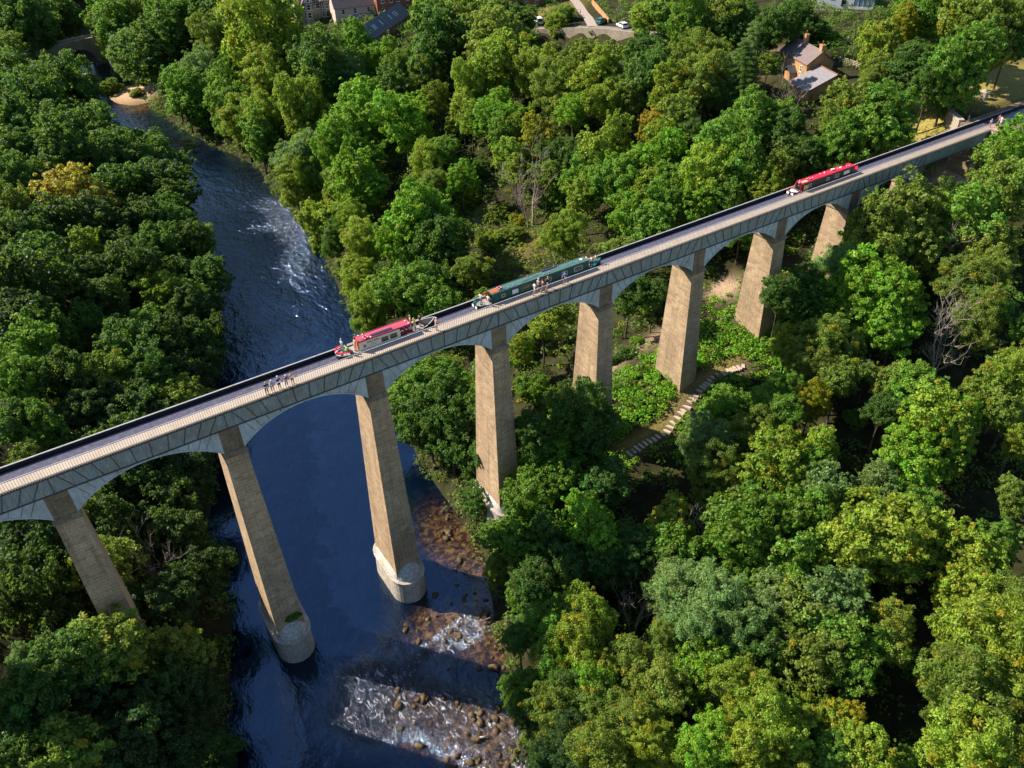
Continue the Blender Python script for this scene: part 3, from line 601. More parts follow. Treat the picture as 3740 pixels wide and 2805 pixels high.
TREES = "82.2 176.4 17.1 8.6 tY 974 130;119.2 136.2 14.1 7.2 oM 1624 85;59.4 226.9 14.0 7.2 oD 566 198;123.2 129.5 13.9 7.1 oO 1714 79;84.4 233.5 13.7 6.9 oD 793 34;30.0 206.0 13.7 6.5 oD 255 306;62.5 311.8 14.9 6.9 tM 402 24;44.6 317.5 13.7 6.9 mD 222 50;66.2 235.0 13.7 6.8 oD 612 141;55.5 271.9 14.8 6.8 tM 416 113;121.0 113.7 13.5 6.7 mO 1805 141;31.2 284.7 13.5 6.5 oD 113 73;41.3 313.0 13.3 6.7 oD 187 34;76.3 163.9 13.3 6.6 wY 974 272;72.8 248.1 14.4 6.5 tM 634 56;86.7 149.7 14.3 6.4 tD 1167 260;31.6 301.9 13.1 6.4 oD 85 17;16.1 115.5 12.8 6.3 mR 272 714;89.4 223.4 12.9 6.2 oD 878 34;114.6 130.2 12.9 6.2 oD 1612 158;25.3 291.4 12.9 6.2 oD 34 56;77.9 216.6 12.8 6.1 wO 793 141;28.1 159.0 12.6 5.8 oD 351 487;14.8 192.7 12.6 6.0 oD 56 345;55.0 250.5 12.6 6.0 wS 466 185;20.1 186.9 12.6 5.9 mD 153 374;64.5 276.3 12.2 5.7 oO 481 34;117.1 102.7 12.3 5.7 oY 1845 221;27.7 143.0 12.2 5.7 oD 396 566;87.8 127.5 12.2 5.6 oB 1312 385;16.1 222.1 12.2 5.6 oD 34 272;89.7 105.4 12.0 5.6 mB 1476 442;18.4 142.3 12.0 5.5 oD 238 572;18.3 160.7 11.9 5.5 oD 187 487;11.4 166.9 12.0 5.5 oD 51 447;1.8 73.5 11.9 5.4 mK 85 1043;67.4 202.0 11.8 5.4 wS 736 255;77.0 139.2 12.9 5.3 tY 1110 396;66.8 118.7 11.7 5.3 wS 1093 572;168.2 19.5 11.8 4.3 oO 3538 56;26.2 123.2 11.7 5.3 mD 442 680;70.7 62.9 11.6 5.2 oB 1533 810;65.5 159.0 11.5 5.2 wY 887 444;149.9 64.9 11.6 5.2 oO 2631 56;132.7 69.8 11.4 3.6 oD 2355 181;60.2 187.8 11.5 5.1 mM 708 351;131.7 132.9 11.6 5.1 oD 1788 45;69.6 151.8 11.6 5.1 wY 963 419;34.7 125.2 11.5 5.1 oK 583 668;9.9 146.5 11.6 5.1 mD 68 544;93.8 209.5 12.4 5.0 tO 974 45;67.5 178.2 11.3 5.0 mM 821 317;35.9 140.6 11.3 5.0 oD 544 589;9.6 102.9 11.2 4.9 mK 187 821;65.2 168.8 11.2 4.9 oM 838 391;70.2 93.0 11.3 4.9 mB 1295 651;57.9 202.4 11.2 4.8 mD 634 317;124.6 74.1 11.1 4.4 mY 2202 249;36.8 153.8 11.2 3.7 oD 510 527;100.1 153.1 11.1 3.9 oM 1306 175;55.9 290.0 12.1 4.7 tY 389 103;63.7 96.1 2.5 4.7 sY 1207 838;81.5 118.3 11.0 4.7 oB 1289 476;65.6 146.8 10.9 4.6 mM 944 495;125.7 61.9 10.8 4.6 mD 2349 277;137.6 11.6 10.6 4.3 aM 3243 408;107.7 127.0 10.8 4.5 wO 1556 255;164.8 12.4 10.9 4.5 oO 3623 113;117.4 -7.2 11.9 4.3 mO 3283 782;18.2 104.0 10.8 4.5 oK 368 821;85.7 35.8 10.7 3.0 wY 2054 844;72.5 107.2 11.7 4.4 tB 1235 566;130.8 49.1 10.6 4.4 dO 2575 277;75.9 103.6 10.7 4.4 mB 1306 572;6.6 128.1 10.6 4.4 mD 51 651;19.0 80.6 10.6 4.4 oK 481 998;2.9 95.0 10.6 4.3 oK 56 878;170.3 28.7 10.7 4.3 oM 3396 39;133.0 -13.1 10.5 3.6 oO 3657 680;131.4 11.8 10.4 4.3 aM 3141 487;137.9 56.7 10.4 4.3 dO 2575 187;24.9 104.4 10.6 4.3 mK 498 816;58.1 192.6 10.5 4.3 oM 673 363;20.4 267.3 10.5 4.2 oO 28 164;70.6 -55.0 10.4 4.2 wY 3595 2358;105.4 137.1 10.3 4.2 mO 1465 243;34.8 115.9 10.5 4.2 oK 629 736;117.1 28.0 10.3 4.2 oM 2660 538;116.4 80.3 10.6 4.2 wO 2032 317;149.7 16.5 10.3 3.4 oD 3340 226;124.0 -14.5 10.5 4.2 mM 3538 816;-0.9 64.0 10.4 4.2 mK 56 1173;59.4 45.2 10.2 4.2 oM 1505 1060;71.1 54.8 10.5 4.2 oD 1612 878;134.9 122.3 10.5 2.7 oD 1901 68;6.7 81.0 10.4 4.2 mY 198 1003;144.1 67.7 10.4 4.2 oM 2524 113;63.2 114.5 10.4 4.1 wY 1075 656;133.4 16.9 10.1 4.1 aO 3085 430;108.8 25.0 10.3 4.1 oY 2575 651;146.0 85.4 10.4 3.9 mY 2355 68;105.3 -12.4 10.1 4.1 aB 3170 1032;65.3 -57.9 10.0 4.1 wO 3566 2566;25.7 91.4 10.2 4.1 oD 572 906;148.6 81.2 10.2 4.0 mO 2428 62;31.2 105.7 10.3 4.0 oD 612 804;22.9 72.5 10.2 4.0 aY 612 1071;3.6 61.3 10.0 4.0 mD 198 1213;104.7 49.5 10.0 4.0 mY 2190 572;66.7 61.6 10.1 4.0 mB 1482 878;125.3 81.8 10.2 3.9 oO 2134 238;95.2 148.1 9.9 3.9 wS 1284 272;98.0 128.0 10.0 3.9 oD 1437 340;69.6 -58.1 9.8 3.9 wY 3674 2477;157.6 133.5 2.0 2.8 sM 2060 51;69.6 113.3 2.0 3.9 sY 1184 702;12.1 133.5 10.0 3.8 oD 153 640;105.4 40.0 10.0 3.8 mB 2315 612;140.8 47.8 9.9 3.8 pS 2728 198;118.8 75.4 10.0 3.8 oY 2111 317;113.5 20.5 9.9 3.8 mM 2716 634;4.8 113.4 9.9 3.8 mO 56 759;93.6 57.1 7.0 3.8 bG 1941 708;63.7 -30.3 9.7 3.8 oM 2717 1943;149.7 9.3 10.0 3.8 oM 3476 255;12.8 54.9 10.0 3.8 oD 470 1270;61.3 70.7 10.0 3.8 wY 1323 878;101.0 38.6 9.7 3.8 oM 2264 674;106.2 -17.0 9.8 3.8 aB 3283 1083;124.4 29.8 9.9 3.7 oM 2745 453;149.7 60.2 9.9 3.5 mD 2682 96;31.3 80.7 10.0 3.7 oD 744 1009;135.5 42.8 9.7 3.7 pD 2722 272;119.0 92.7 10.8 3.7 tY 1952 255;50.6 23.2 9.6 3.7 oM 1567 1377;61.4 -60.1 9.8 3.7 wY 3546 2733;18.5 55.9 9.7 3.7 mK 612 1264;74.9 -40.3 9.8 3.7 oY 3230 1943;34.7 96.1 9.9 3.7 mO 727 885;162.3 28.4 9.9 2.4 mL 3300 96;123.1 -19.5 9.8 3.6 mO 3629 901;108.3 103.3 10.6 3.6 tY 1731 317;32.3 96.2 9.8 3.6 oK 680 878;55.1 -33.5 9.8 3.6 wS 2588 2161;103.1 87.3 9.6 3.6 aB 1794 430;-0.2 56.0 9.7 3.6 mM 113 1281;170.0 56.0 1.9 3.6 sD 2954 130;112.5 -6.2 10.9 3.5 mO 3175 850;154.8 8.8 9.7 3.5 oM 3566 187;113.3 -8.8 9.5 3.5 mO 3232 901;46.4 15.7 9.7 3.5 oD 1567 1542;125.2 53.4 9.7 3.5 mY 2440 334;-3.8 -7.0 9.3 3.5 aK 374 2522;92.3 -33.6 9.3 3.5 aY 3408 1542;74.4 -25.8 9.5 3.5 oY 2852 1689;141.3 -8.5 9.5 3.5 aB 3685 544;128.0 29.1 9.5 3.5 mM 2807 425;2.9 47.1 9.6 3.5 oK 243 1389;102.6 145.8 10.4 3.5 tB 1380 221;64.9 -61.6 9.3 3.5 wO 3684 2704;100.1 78.8 9.6 3.4 aM 1828 493;11.8 83.1 9.5 3.4 mK 317 1003;47.4 23.4 9.4 3.4 oM 1505 1445;13.1 47.2 9.5 3.4 oD 527 1372;25.2 67.6 9.5 3.4 oK 697 1139;19.9 93.2 9.4 3.4 mK 453 918;102.0 31.9 9.3 3.4 oY 2366 708;0.3 -9.7 9.5 3.4 aK 566 2562;113.8 70.3 9.3 3.4 mB 2094 396;70.5 41.9 9.4 3.0 oO 1731 992;103.0 99.9 9.4 3.4 aY 1692 391;116.4 -20.7 9.3 3.3 dO 3538 1015;56.5 63.3 9.3 3.3 wY 1306 992;104.3 69.1 9.4 3.3 aL 1975 498;12.7 74.9 9.4 3.3 oD 374 1077;100.6 47.5 9.3 3.3 oM 2151 640;70.0 -39.1 9.5 3.3 mY 3082 2013;13.6 93.8 9.4 3.3 mY 317 918;97.8 70.3 9.2 3.3 aY 1873 561;118.0 64.5 9.3 3.3 oY 2213 374;95.9 29.6 9.3 3.3 mB 2298 793;19.1 49.4 9.3 3.3 mK 674 1360;132.9 59.8 9.3 3.3 oO 2468 243;114.9 42.3 9.3 3.3 aY 2428 504;-4.0 45.9 9.5 3.3 oM 34 1411;84.8 86.2 9.3 3.3 dY 1556 600;50.3 16.1 9.3 3.3 mD 1641 1457;-1.5 -6.1 14.5 3.3 aO 396 2363;24.1 59.3 9.3 3.3 mK 731 1247;94.2 -14.3 9.3 3.3 wO 3000 1230;-7.4 -11.8 9.3 3.3 aO 255 2715;153.7 27.4 9.4 3.3 oY 3204 170;70.7 -16.8 9.3 3.0 wS 2580 1610;97.2 25.0 9.2 3.2 oM 2383 810;128.5 13.9 9.2 3.2 aM 3056 527;110.7 38.7 9.2 3.2 mB 2411 572;106.9 -25.0 6.4 3.2 bG 3447 1258;-8.9 -5.9 9.5 3.2 aD 141 2545;-2.7 -13.6 9.0 3.2 aK 481 2715;64.7 83.5 9.3 3.2 wY 1284 782;89.9 87.2 9.1 3.2 mM 1618 555;60.7 -41.3 9.2 3.2 oO 2924 2240;68.4 -32.9 9.2 3.2 mM 2884 1924;101.9 -12.3 9.0 3.2 aB 3102 1100;64.0 -43.5 9.1 3.2 mS 3062 2230;146.3 21.4 9.0 1.9 aO 3198 272;168.8 10.7 9.2 3.1 oD 3691 141;102.4 112.9 9.1 3.1 wO 1590 362;9.2 64.4 9.1 3.1 mD 340 1190;103.5 105.6 1.7 3.1 sO 1663 481;121.7 61.3 9.0 3.1 mO 2298 351;123.2 -8.9 9.1 3.1 oO 3396 793;127.1 24.8 9.1 3.1 oD 2858 470;109.7 51.4 9.2 3.1 mY 2241 521;151.8 128.6 1.6 3.1 sY 2037 85;7.9 48.2 9.0 3.1 oO 385 1377;43.2 -27.7 9.1 3.1 dY 2156 2261;121.8 46.3 8.9 3.1 oO 2479 413;76.9 -53.4 8.8 3.1 wO 3665 2220;62.3 -46.4 9.0 3.1 mM 3102 2338;-5.2 -5.8 14.1 3.1 aD 243 2403;117.9 -10.9 9.2 3.1 oO 3351 878;95.6 -28.0 8.8 3.1 oM 3328 1411;51.3 -17.3 8.9 3.0 aB 2156 1910;2.9 9.7 6.3 3.0 bG 510 2091;82.2 78.7 9.1 3.0 dO 1578 663;123.7 19.6 9.0 3.0 mD 2886 544;157.0 84.5 9.1 3.0 mY 2491 28;63.5 -36.7 8.9 3.0 mM 2865 2092;57.3 -5.8 14.5 3.0 oD 2100 1491;49.1 -8.1 8.9 3.0 aM 1947 1785;147.4 11.2 9.0 3.0 mD 3396 306;102.3 24.9 9.1 3.0 mM 2468 753;104.7 -35.1 9.0 3.0 wY 3680 1389;157.4 51.8 9.1 3.0 mD 2886 73;152.2 52.8 9.0 2.7 oD 2807 107;104.7 22.1 8.8 3.0 oB 2546 748;28.1 71.8 8.8 3.0 mK 739 1115;96.6 44.2 8.9 3.0 mY 2128 708;117.7 17.3 8.9 3.0 mO 2830 629;82.3 13.2 9.0 3.0 mD 2298 1066;67.9 -20.9 9.0 3.0 wO 2603 1723;109.1 93.3 8.9 2.9 aB 1822 368;135.9 8.6 8.9 2.9 oM 3260 487;107.8 18.7 9.0 2.9 mM 2648 731;59.3 -38.6 8.9 2.9 wS 2815 2210;51.9 -35.5 8.6 2.9 wS 2549 2289;101.2 93.3 8.9 2.9 aY 1720 436;60.6 -5.6 10.2 2.9 mD 2168 1530;120.0 -21.4 8.9 2.9 dO 3612 986;6.0 24.0 8.8 2.9 aK 481 1751;58.5 -7.2 8.6 2.9 mD 2145 1621;48.7 -46.2 9.0 2.9 wY 2746 2625;56.6 53.1 8.8 2.9 mY 1391 1066;3.2 39.9 8.8 2.9 oK 294 1502;-6.9 14.2 8.6 2.9 oK 96 2006;53.8 -5.5 10.1 2.9 aB 2015 1632;2.8 -5.5 10.1 2.9 aO 617 2409;79.5 -19.8 8.8 2.9 wM 2824 1530;34.7 -40.0 8.9 2.9 dO 2185 2771;53.2 51.0 8.9 2.9 wY 1352 1128;75.9 -19.6 8.6 2.8 wO 2745 1587;189.0 21.5 8.9 2.8 oD 3708 45;106.3 31.5 8.9 2.8 mM 2440 668;86.1 -35.4 8.8 2.8 aB 3328 1683;1.9 23.8 8.7 2.8 mK 351 1768;107.4 -6.4 8.6 2.8 wS 3079 964;142.0 42.9 8.8 2.1 oO 2807 226;102.5 -19.9 8.7 2.8 aB 3272 1196;-11.4 -9.0 8.9 2.8 aD 56 2686;74.9 -31.8 8.7 2.8 mS 3000 1802;117.4 48.8 8.8 2.8 aR 2383 453;73.7 91.3 8.6 2.8 oB 1363 674;89.9 -16.5 8.8 2.8 wO 2960 1332;7.8 13.9 8.7 2.8 oK 623 1950;37.5 -32.6 8.4 2.8 dD 2100 2516;70.3 19.7 8.6 2.8 aY 1986 1179;46.3 251.6 1.5 2.8 sO 408 323;47.6 11.2 8.6 2.7 oD 1646 1581;80.1 -43.8 8.4 2.7 aY 3428 1953;-4.5 38.2 8.7 2.7 oD 56 1542;50.4 -42.9 8.4 2.7 wY 2697 2506;61.8 38.8 8.6 2.7 oM 1612 1117;124.0 16.3 8.6 2.7 oD 2943 572;43.5 -37.8 8.4 2.7 wO 2383 2516;17.5 64.3 8.6 2.7 mM 544 1185;90.1 -34.3 8.4 2.7 aB 3374 1610;2.4 15.0 8.5 2.7 aK 430 1938;40.6 -29.8 8.5 2.7 dY 2128 2375;22.1 53.7 8.6 2.7 oK 726 1327;69.5 -26.7 8.5 2.7 mM 2762 1808;87.0 74.1 8.7 2.7 aB 1686 651;80.2 -47.9 8.7 2.7 aY 3556 2032;102.6 -16.5 8.4 2.7 aB 3198 1156;53.5 -29.6 8.5 2.7 wS 2457 2131;39.0 -38.3 8.5 2.6 dO 2270 2624;10.9 27.2 8.5 2.6 aK 617 1712;116.1 -24.8 8.3 2.6 oM 3617 1094;44.1 -34.7 8.2 2.6 dO 2326 2431;95.6 65.9 8.5 2.6 aY 1884 617;53.7 -37.7 8.4 2.6 wS 2647 2309;43.5 -45.5 8.4 2.6 wB 2578 2733;57.1 -12.9 8.3 2.6 oD 2213 1751;53.6 -23.3 8.3 2.6 oD 2326 2006;76.0 -49.7 8.3 2.6 aY 3516 2161;121.1 -15.5 5.9 2.6 bG 3476 964;42.1 -18.8 8.4 2.6 oD 1958 2125;46.0 -48.3 8.4 2.6 wY 2726 2763;34.6 -33.9 8.3 2.6 dO 2043 2624;-1.8 36.3 8.6 2.6 mM 158 1570;55.3 -41.6 8.1 2.6 oD 2786 2378;8.1 41.6 8.3 2.5 mK 430 1474;75.0 94.5 1.2 2.5 sO 1374 759;98.2 58.2 8.5 2.5 oO 1998 629;83.3 -17.2 8.2 2.5 wM 2841 1451;48.3 -39.3 8.4 2.5 aB 2549 2457;23.9 58.6 8.4 2.5 oD 736 1272;92.5 -36.5 8.2 2.5 aY 3476 1615;83.2 -11.2 1.0 2.5 sM 2694 1513;34.2 -37.0 8.3 2.5 wK 2100 2715;67.9 -35.5 8.3 2.5 mM 2934 2003;0.1 -15.9 8.2 2.5 oK 640 2777;57.6 -45.7 8.5 2.5 oO 2963 2427;7.6 20.4 8.4 2.5 mK 566 1831;91.6 -11.1 8.4 2.4 wY 2881 1247;39.7 -41.0 8.2 2.4 wY 2355 2692;60.1 -34.1 8.3 2.4 aM 2717 2111;50.7 -19.9 8.3 2.4 aB 2190 1984;12.5 24.6 8.4 2.4 oK 694 1775;39.3 -34.2 8.2 2.4 dB 2185 2516;52.6 -9.0 8.2 2.4 mM 2043 1751;75.9 -42.8 8.2 2.4 oY 3309 2013;102.4 -34.6 8.1 2.4 mO 3617 1434;95.6 -16.6 8.1 2.4 wO 3068 1264;114.3 15.2 8.2 2.4 oY 2807 697;38.8 -27.5 8.2 2.4 dM 2032 2375;112.3 -26.2 8.1 2.4 dO 3583 1168;80.6 -26.8 8.3 2.4 mY 3000 1632;101.2 -5.1 8.2 2.3 oD 2943 1037;43.8 -12.9 8.2 2.3 aM 1901 1995;91.3 -20.4 8.2 2.3 oO 3068 1377;52.6 52.7 8.3 2.3 wS 1329 1141;46.3 -14.4 8.0 2.3 mD 1986 1961;75.1 -29.0 8.1 2.3 mM 2932 1763;98.2 -8.3 8.0 2.3 mD 2949 1122;101.3 58.0 1.1 2.3 sM 2043 719;76.9 -51.3 7.9 2.3 aY 3586 2190;1.9 -11.9 8.2 2.3 aK 668 2635;4.8 16.2 0.8 2.3 sK 566 2052;66.7 -48.0 8.0 2.3 dO 3250 2309;118.8 39.3 8.0 2.2 oD 2524 498;1.3 11.2 8.1 2.2 oK 425 2035;88.6 56.8 1.1 2.2 sO 1873 855;46.2 -19.5 8.1 2.2 oD 2071 2052;85.6 11.0 8.1 1.9 oD 2389 1060;90.8 -27.8 8.1 2.2 mD 3226 1496;51.6 -4.9 13.5 2.2 oD 1952 1587;129.9 -8.8 8.6 2.1 tD 3498 719;60.5 -48.1 8.1 2.2 oM 3102 2437;95.8 -5.0 10.2 2.2 oD 2852 1066;98.6 85.0 1.1 2.2 sD 1760 612;68.5 -53.9 7.8 2.2 wO 3477 2427;54.8 -54.4 7.8 2.2 aY 3151 2753;101.7 -37.6 7.8 2.2 mO 3680 1502;39.8 -23.8 7.7 2.1 dM 1986 2284;65.3 14.6 1.0 2.1 sM 1958 1423;54.5 -49.4 7.6 2.1 aY 2983 2615;40.7 -43.4 7.6 2.1 dY 2440 2749;137.1 31.8 5.7 2.1 bG 2886 385;50.6 -48.9 7.8 2.1 oY 2865 2684;59.2 -23.1 7.9 2.1 mY 2451 1921;95.5 -24.7 7.9 2.1 mO 3243 1383;81.3 -34.8 7.8 2.1 oS 3204 1774;84.2 75.0 0.9 2.1 sO 1646 793;-4.2 15.9 7.8 2.0 oD 198 1972;49.7 -22.4 7.7 2.0 oD 2213 2063;43.5 -8.2 7.7 2.0 aM 1822 1950;82.3 -38.8 7.7 2.0 oM 3328 1831;48.7 -34.5 7.7 2.0 wO 2440 2346;90.8 66.1 1.1 2.0 sO 1816 782;86.3 -20.3 7.8 2.0 wL 2966 1457;96.7 -34.3 7.9 2.0 aB 3498 1519;84.7 -47.7 7.6 2.0 mM 3635 1973;37.4 -22.5 7.8 2.0 dD 1901 2318;171.8 51.7 1.0 1.9 sM 3028 147;84.7 59.0 0.9 1.9 sY 1794 884;52.9 -31.8 7.7 1.9 wS 2485 2205;63.2 8.2 0.9 1.9 sD 2003 1502;44.1 -16.0 7.4 1.9 aM 1958 2052;90.0 75.9 0.9 1.9 sO 1720 736;34.4 -27.9 7.5 1.9 dM 1918 2516;56.3 -50.8 7.5 1.9 aL 3072 2615;-8.1 18.7 7.6 1.8 oO 34 1933;-4.8 32.3 7.6 1.8 mO 85 1661;61.7 -25.6 5.1 1.8 bG 2549 1983;33.9 -30.6 7.2 1.8 dD 1958 2590;53.1 -52.2 7.4 1.8 mM 3033 2733;110.3 55.7 0.7 1.8 sL 2193 640;31.9 -35.2 7.5 1.7 dK 1992 2749;31.7 -36.5 7.2 1.7 aK 2015 2794;152.0 9.7 0.9 1.7 sM 3453 391;40.3 -18.2 7.1 1.7 mM 1901 2182;92.1 60.2 0.7 1.6 sL 1890 810;50.3 -27.7 5.0 1.6 bG 2326 2216;91.8 -45.5 7.4 1.6 mO 3708 1808;52.3 240.9 0.9 1.6 sO 498 340;65.2 18.9 7.2 1.6 oY 1901 1275;3.8 -11.8 0.9 1.6 sD 806 2754;68.3 23.2 0.6 1.6 sD 1907 1321;40.9 -11.4 7.3 1.6 wO 1808 2070;74.9 21.2 7.1 1.5 aY 2049 1139;49.2 -42.4 5.1 1.5 bG 2638 2585;99.0 -40.8 7.0 1.5 aY 3708 1615;115.2 -30.0 7.2 1.5 mM 3719 1202;3.6 -12.4 0.7 1.4 sK 808 2775;57.5 -57.1 6.8 1.4 mM 3299 2793;84.3 -8.1 0.5 1.4 sM 2660 1457;93.9 -22.7 0.5 1.3 sM 3119 1530;96.0 -21.4 6.9 1.3 wS 3170 1349;-9.9 8.4 6.6 1.2 oK 34 2205;103.0 63.4 0.4 1.1 sL 2012 685;-8.9 -3.8 13.2 1.1 wS 73 2403;79.2 9.3 0.4 1.0 sD 2287 1292;77.2 9.5 0.2 0.9 sD 2247 1321;82.7 10.6 0.2 0.8 sB 2329 1247;9.0 9.0 8.0 3.4 oK 712 2061;4.0 3.0 8.0 3.4 oK 594 2215;0.0 9.0 8.0 3.5 aO 397 2095;9.0 19.0 8.0 3.6 oK 628 1868;12.0 28.0 8.0 3.8 oK 650 1710;-6.0 9.0 8.0 3.6 oK 172 2137;-1.0 19.0 8.5 4.0 aO 285 1878;6.0 29.0 8.0 4.0 oK 451 1675;10.0 38.0 8.0 4.0 oK 510 1528;17.0 42.0 8.0 3.8 oO 682 1489;-8.0 20.0 8.0 3.8 mK 26 1896;3.0 -8.5 7.0 3.2 aK 686 2552;48.5 6.5 6.0 2.8 mD 1728 1667;47.0 -9.0 5.0 2.6 aM 1915 1924;49.5 14.0 8.0 3.6 oD 1652 1519;50.0 3.0 6.5 3.2 mD 1805 1663;46.5 1.5 4.0 2.2 aD 1755 1822;54.0 -7.0 6.0 3.0 aM 2041 1737;47.0 22.0 8.0 3.6 oD 1514 1492;44.5 -15.5 5.0 2.5 aD 1961 2079;43.0 -22.0 5.5 2.8 aM 2037 2217;52.5 9.0 8.0 3.2 mD 1775 1506;56.0 14.0 8.0 3.6 mM 1783 1408;41.0 -28.0 6.0 3.0 dM 2099 2374;37.0 -36.0 6.0 3.0 dO 2155 2658;127.3 35.9 6.2 2.7 mD 2690 456;88.2 248.2 6.6 3.1 aD 794 35;99.0 117.6 6.5 3.0 aO 1520 413;74.5 198.9 6.2 2.7 aS 839 291;83.2 262.3 6.3 2.8 wD 707 35;22.1 311.5 7.0 3.5 wD -11 59;18.7 259.3 6.8 3.3 mD 36 230;24.5 237.6 6.3 2.8 dO 150 301;17.4 172.0 6.5 3.0 aD 172 511;162.7 90.7 6.7 3.2 dO 2487 27;88.1 265.9 6.3 2.8 wD 739 -3;60.4 217.1 7.1 3.6 oD 628 303;-3.6 70.0 6.6 3.1 mB -9 1172;72.5 270.9 7.0 3.5 oO 585 66;149.0 71.2 6.3 2.8 oO 2536 144;109.5 84.4 6.2 2.7 mB 1904 437;79.2 133.3 6.5 3.0 oM 1185 496;68.4 70.7 6.8 3.3 dY 1440 861;125.6 101.3 6.3 2.8 wD 1961 244;6.6 89.6 6.8 3.3 oK 192 993;31.6 252.6 6.4 2.9 dO 211 257;25.4 194.3 7.0 3.5 aD 245 425;80.5 205.9 7.0 3.5 mM 872 223;72.3 130.4 6.9 3.4 oM 1113 544;3.4 133.8 6.4 2.9 dD -2 673;75.0 114.3 6.4 2.9 wB 1238 599;130.9 114.0 7.0 3.5 wD 1920 160;14.4 69.7 6.2 2.7 mK 458 1179;104.5 58.4 6.4 2.9 mD 2086 595;89.9 195.0 6.9 3.4 mM 1006 173;140.0 171.0 7.1 3.6 aY 1634 -35;79.9 111.6 6.7 3.2 mB 1318 571;183.9 41.0 6.2 2.7 aM 3330 41;175.8 83.2 6.4 2.9 wO 2707 -7;80.1 269.5 6.8 3.3 mO 657 31;102.7 130.5 7.0 3.5 aD 1480 335;197.8 30.1 6.8 3.3 aD 3640 31;136.0 48.0 7.1 3.6 wS 2652 295;173.9 32.9 6.9 3.4 mM 3350 84;68.1 31.3 7.0 3.5 oO 1807 1139;19.0 247.1 6.6 3.1 dY 60 270;7.1 138.5 6.9 3.4 aD 59 649;28.3 218.8 6.3 2.8 oY 237 358;97.1 139.1 7.0 3.5 wO 1363 345;62.7 50.0 6.2 2.7 oD 1526 1061;162.7 74.5 6.6 3.1 wO 2659 58;90.4 25.1 6.5 3.0 oO 2265 939;20.9 132.3 7.0 3.5 mO 339 700;19.8 298.2 6.9 3.4 wD -15 104;189.6 45.6 7.0 3.5 oM 3326 1;132.2 141.0 6.4 2.9 oD 1741 91;87.4 17.5 6.8 3.3 aO 2319 1023;63.4 298.0 6.1 2.6 oY 442 60;81.5 253.8 6.9 3.4 wD 717 65;155.0 74.5 7.0 3.5 aO 2571 91;68.2 254.8 6.1 2.6 wM 594 147;92.2 251.4 6.3 2.8 dD 818 0;134.7 90.4 6.5 1.9 wY 2166 198;104.5 81.8 6.6 3.1 wY 1861 487;191.2 32.2 6.3 2.8 wD 3539 49;168.4 87.5 6.3 2.8 wO 2581 14;106.8 13.4 6.5 3.0 wM 2709 829;32.6 219.6 7.0 3.5 mO 291 354;9.2 227.1 6.4 2.9 oM -45 322;70.7 218.3 6.8 3.3 wM 731 249;89.3 92.0 6.8 3.3 oM 1575 574;30.9 245.3 7.0 3.5 wM 215 274;21.9 85.9 7.0 3.5 dK 539 1009;171.6 106.4 6.8 3.3 wD 2431 -36;69.5 101.3 6.9 3.4 oO 1242 685;58.9 265.3 6.9 3.4 oO 481 171;19.9 212.6 6.2 2.7 mD 133 375;30.9 183.8 6.4 2.9 aM 353 469;77.3 296.2 7.0 3.5 oM 559 -25;8.6 173.2 6.8 3.3 dM 17 486;79.4 258.5 6.9 3.4 oD 683 64;94.4 176.9 6.7 3.2 aY 1125 157;60.5 85.1 6.5 3.0 dD 1221 871;77.1 148.4 6.9 3.4 oD 1079 432;61.0 58.5 6.2 2.7 oD 1422 1015;91.3 180.6 6.8 3.3 wM 1078 178;92.6 142.9 7.0 3.5 mS 1290 359;90.8 215.0 6.5 3.0 wO 938 123;0.4 104.4 6.6 3.1 mK 0 867;103.3 63.2 6.9 3.4 dD 2019 578;100.1 237.0 6.5 3.0 mD 938 -23;76.7 236.8 6.5 3.0 oO 730 159;103.3 224.8 6.4 2.9 wD 1016 0;198.5 21.6 7.1 3.6 wD 3789 57;134.9 177.5 6.9 3.4 dY 1546 -31;150.3 23.8 6.8 3.1 aO 3203 265;79.1 -12.0 6.2 2.7 oM 2649 1482;8.3 58.8 6.4 2.9 oK 363 1303;88.9 120.3 6.1 2.6 mB 1380 485;133.9 151.8 6.4 2.9 mD 1689 49;57.1 -27.0 6.8 3.3 oM 2480 2051;68.0 211.2 6.3 2.8 wM 728 290;167.6 58.5 6.2 2.7 oD 2909 63;62.7 209.1 6.6 3.1 oM 678 320;4.4 35.3 6.4 2.9 oK 376 1612;14.8 99.6 6.7 3.2 mK 338 921;93.1 203.4 6.4 2.9 wM 1006 138;214.9 36.4 6.6 3.1 dM 3701 -22;28.3 166.8 6.9 3.4 aD 358 532;71.0 290.1 6.4 2.9 oM 522 26;65.6 46.4 6.9 3.4 mD 1606 1051;31.1 319.7 6.2 2.7 dD 73 34;67.7 227.3 6.6 3.1 mD 672 239"
random.seed(5); used = {}; seq = []
for it in TREES.split(';'):
    x, y, hc, R, k, u, v = it.split(); seq.append((float(x), float(y), float(hc), float(R), k, int(u), int(v)))
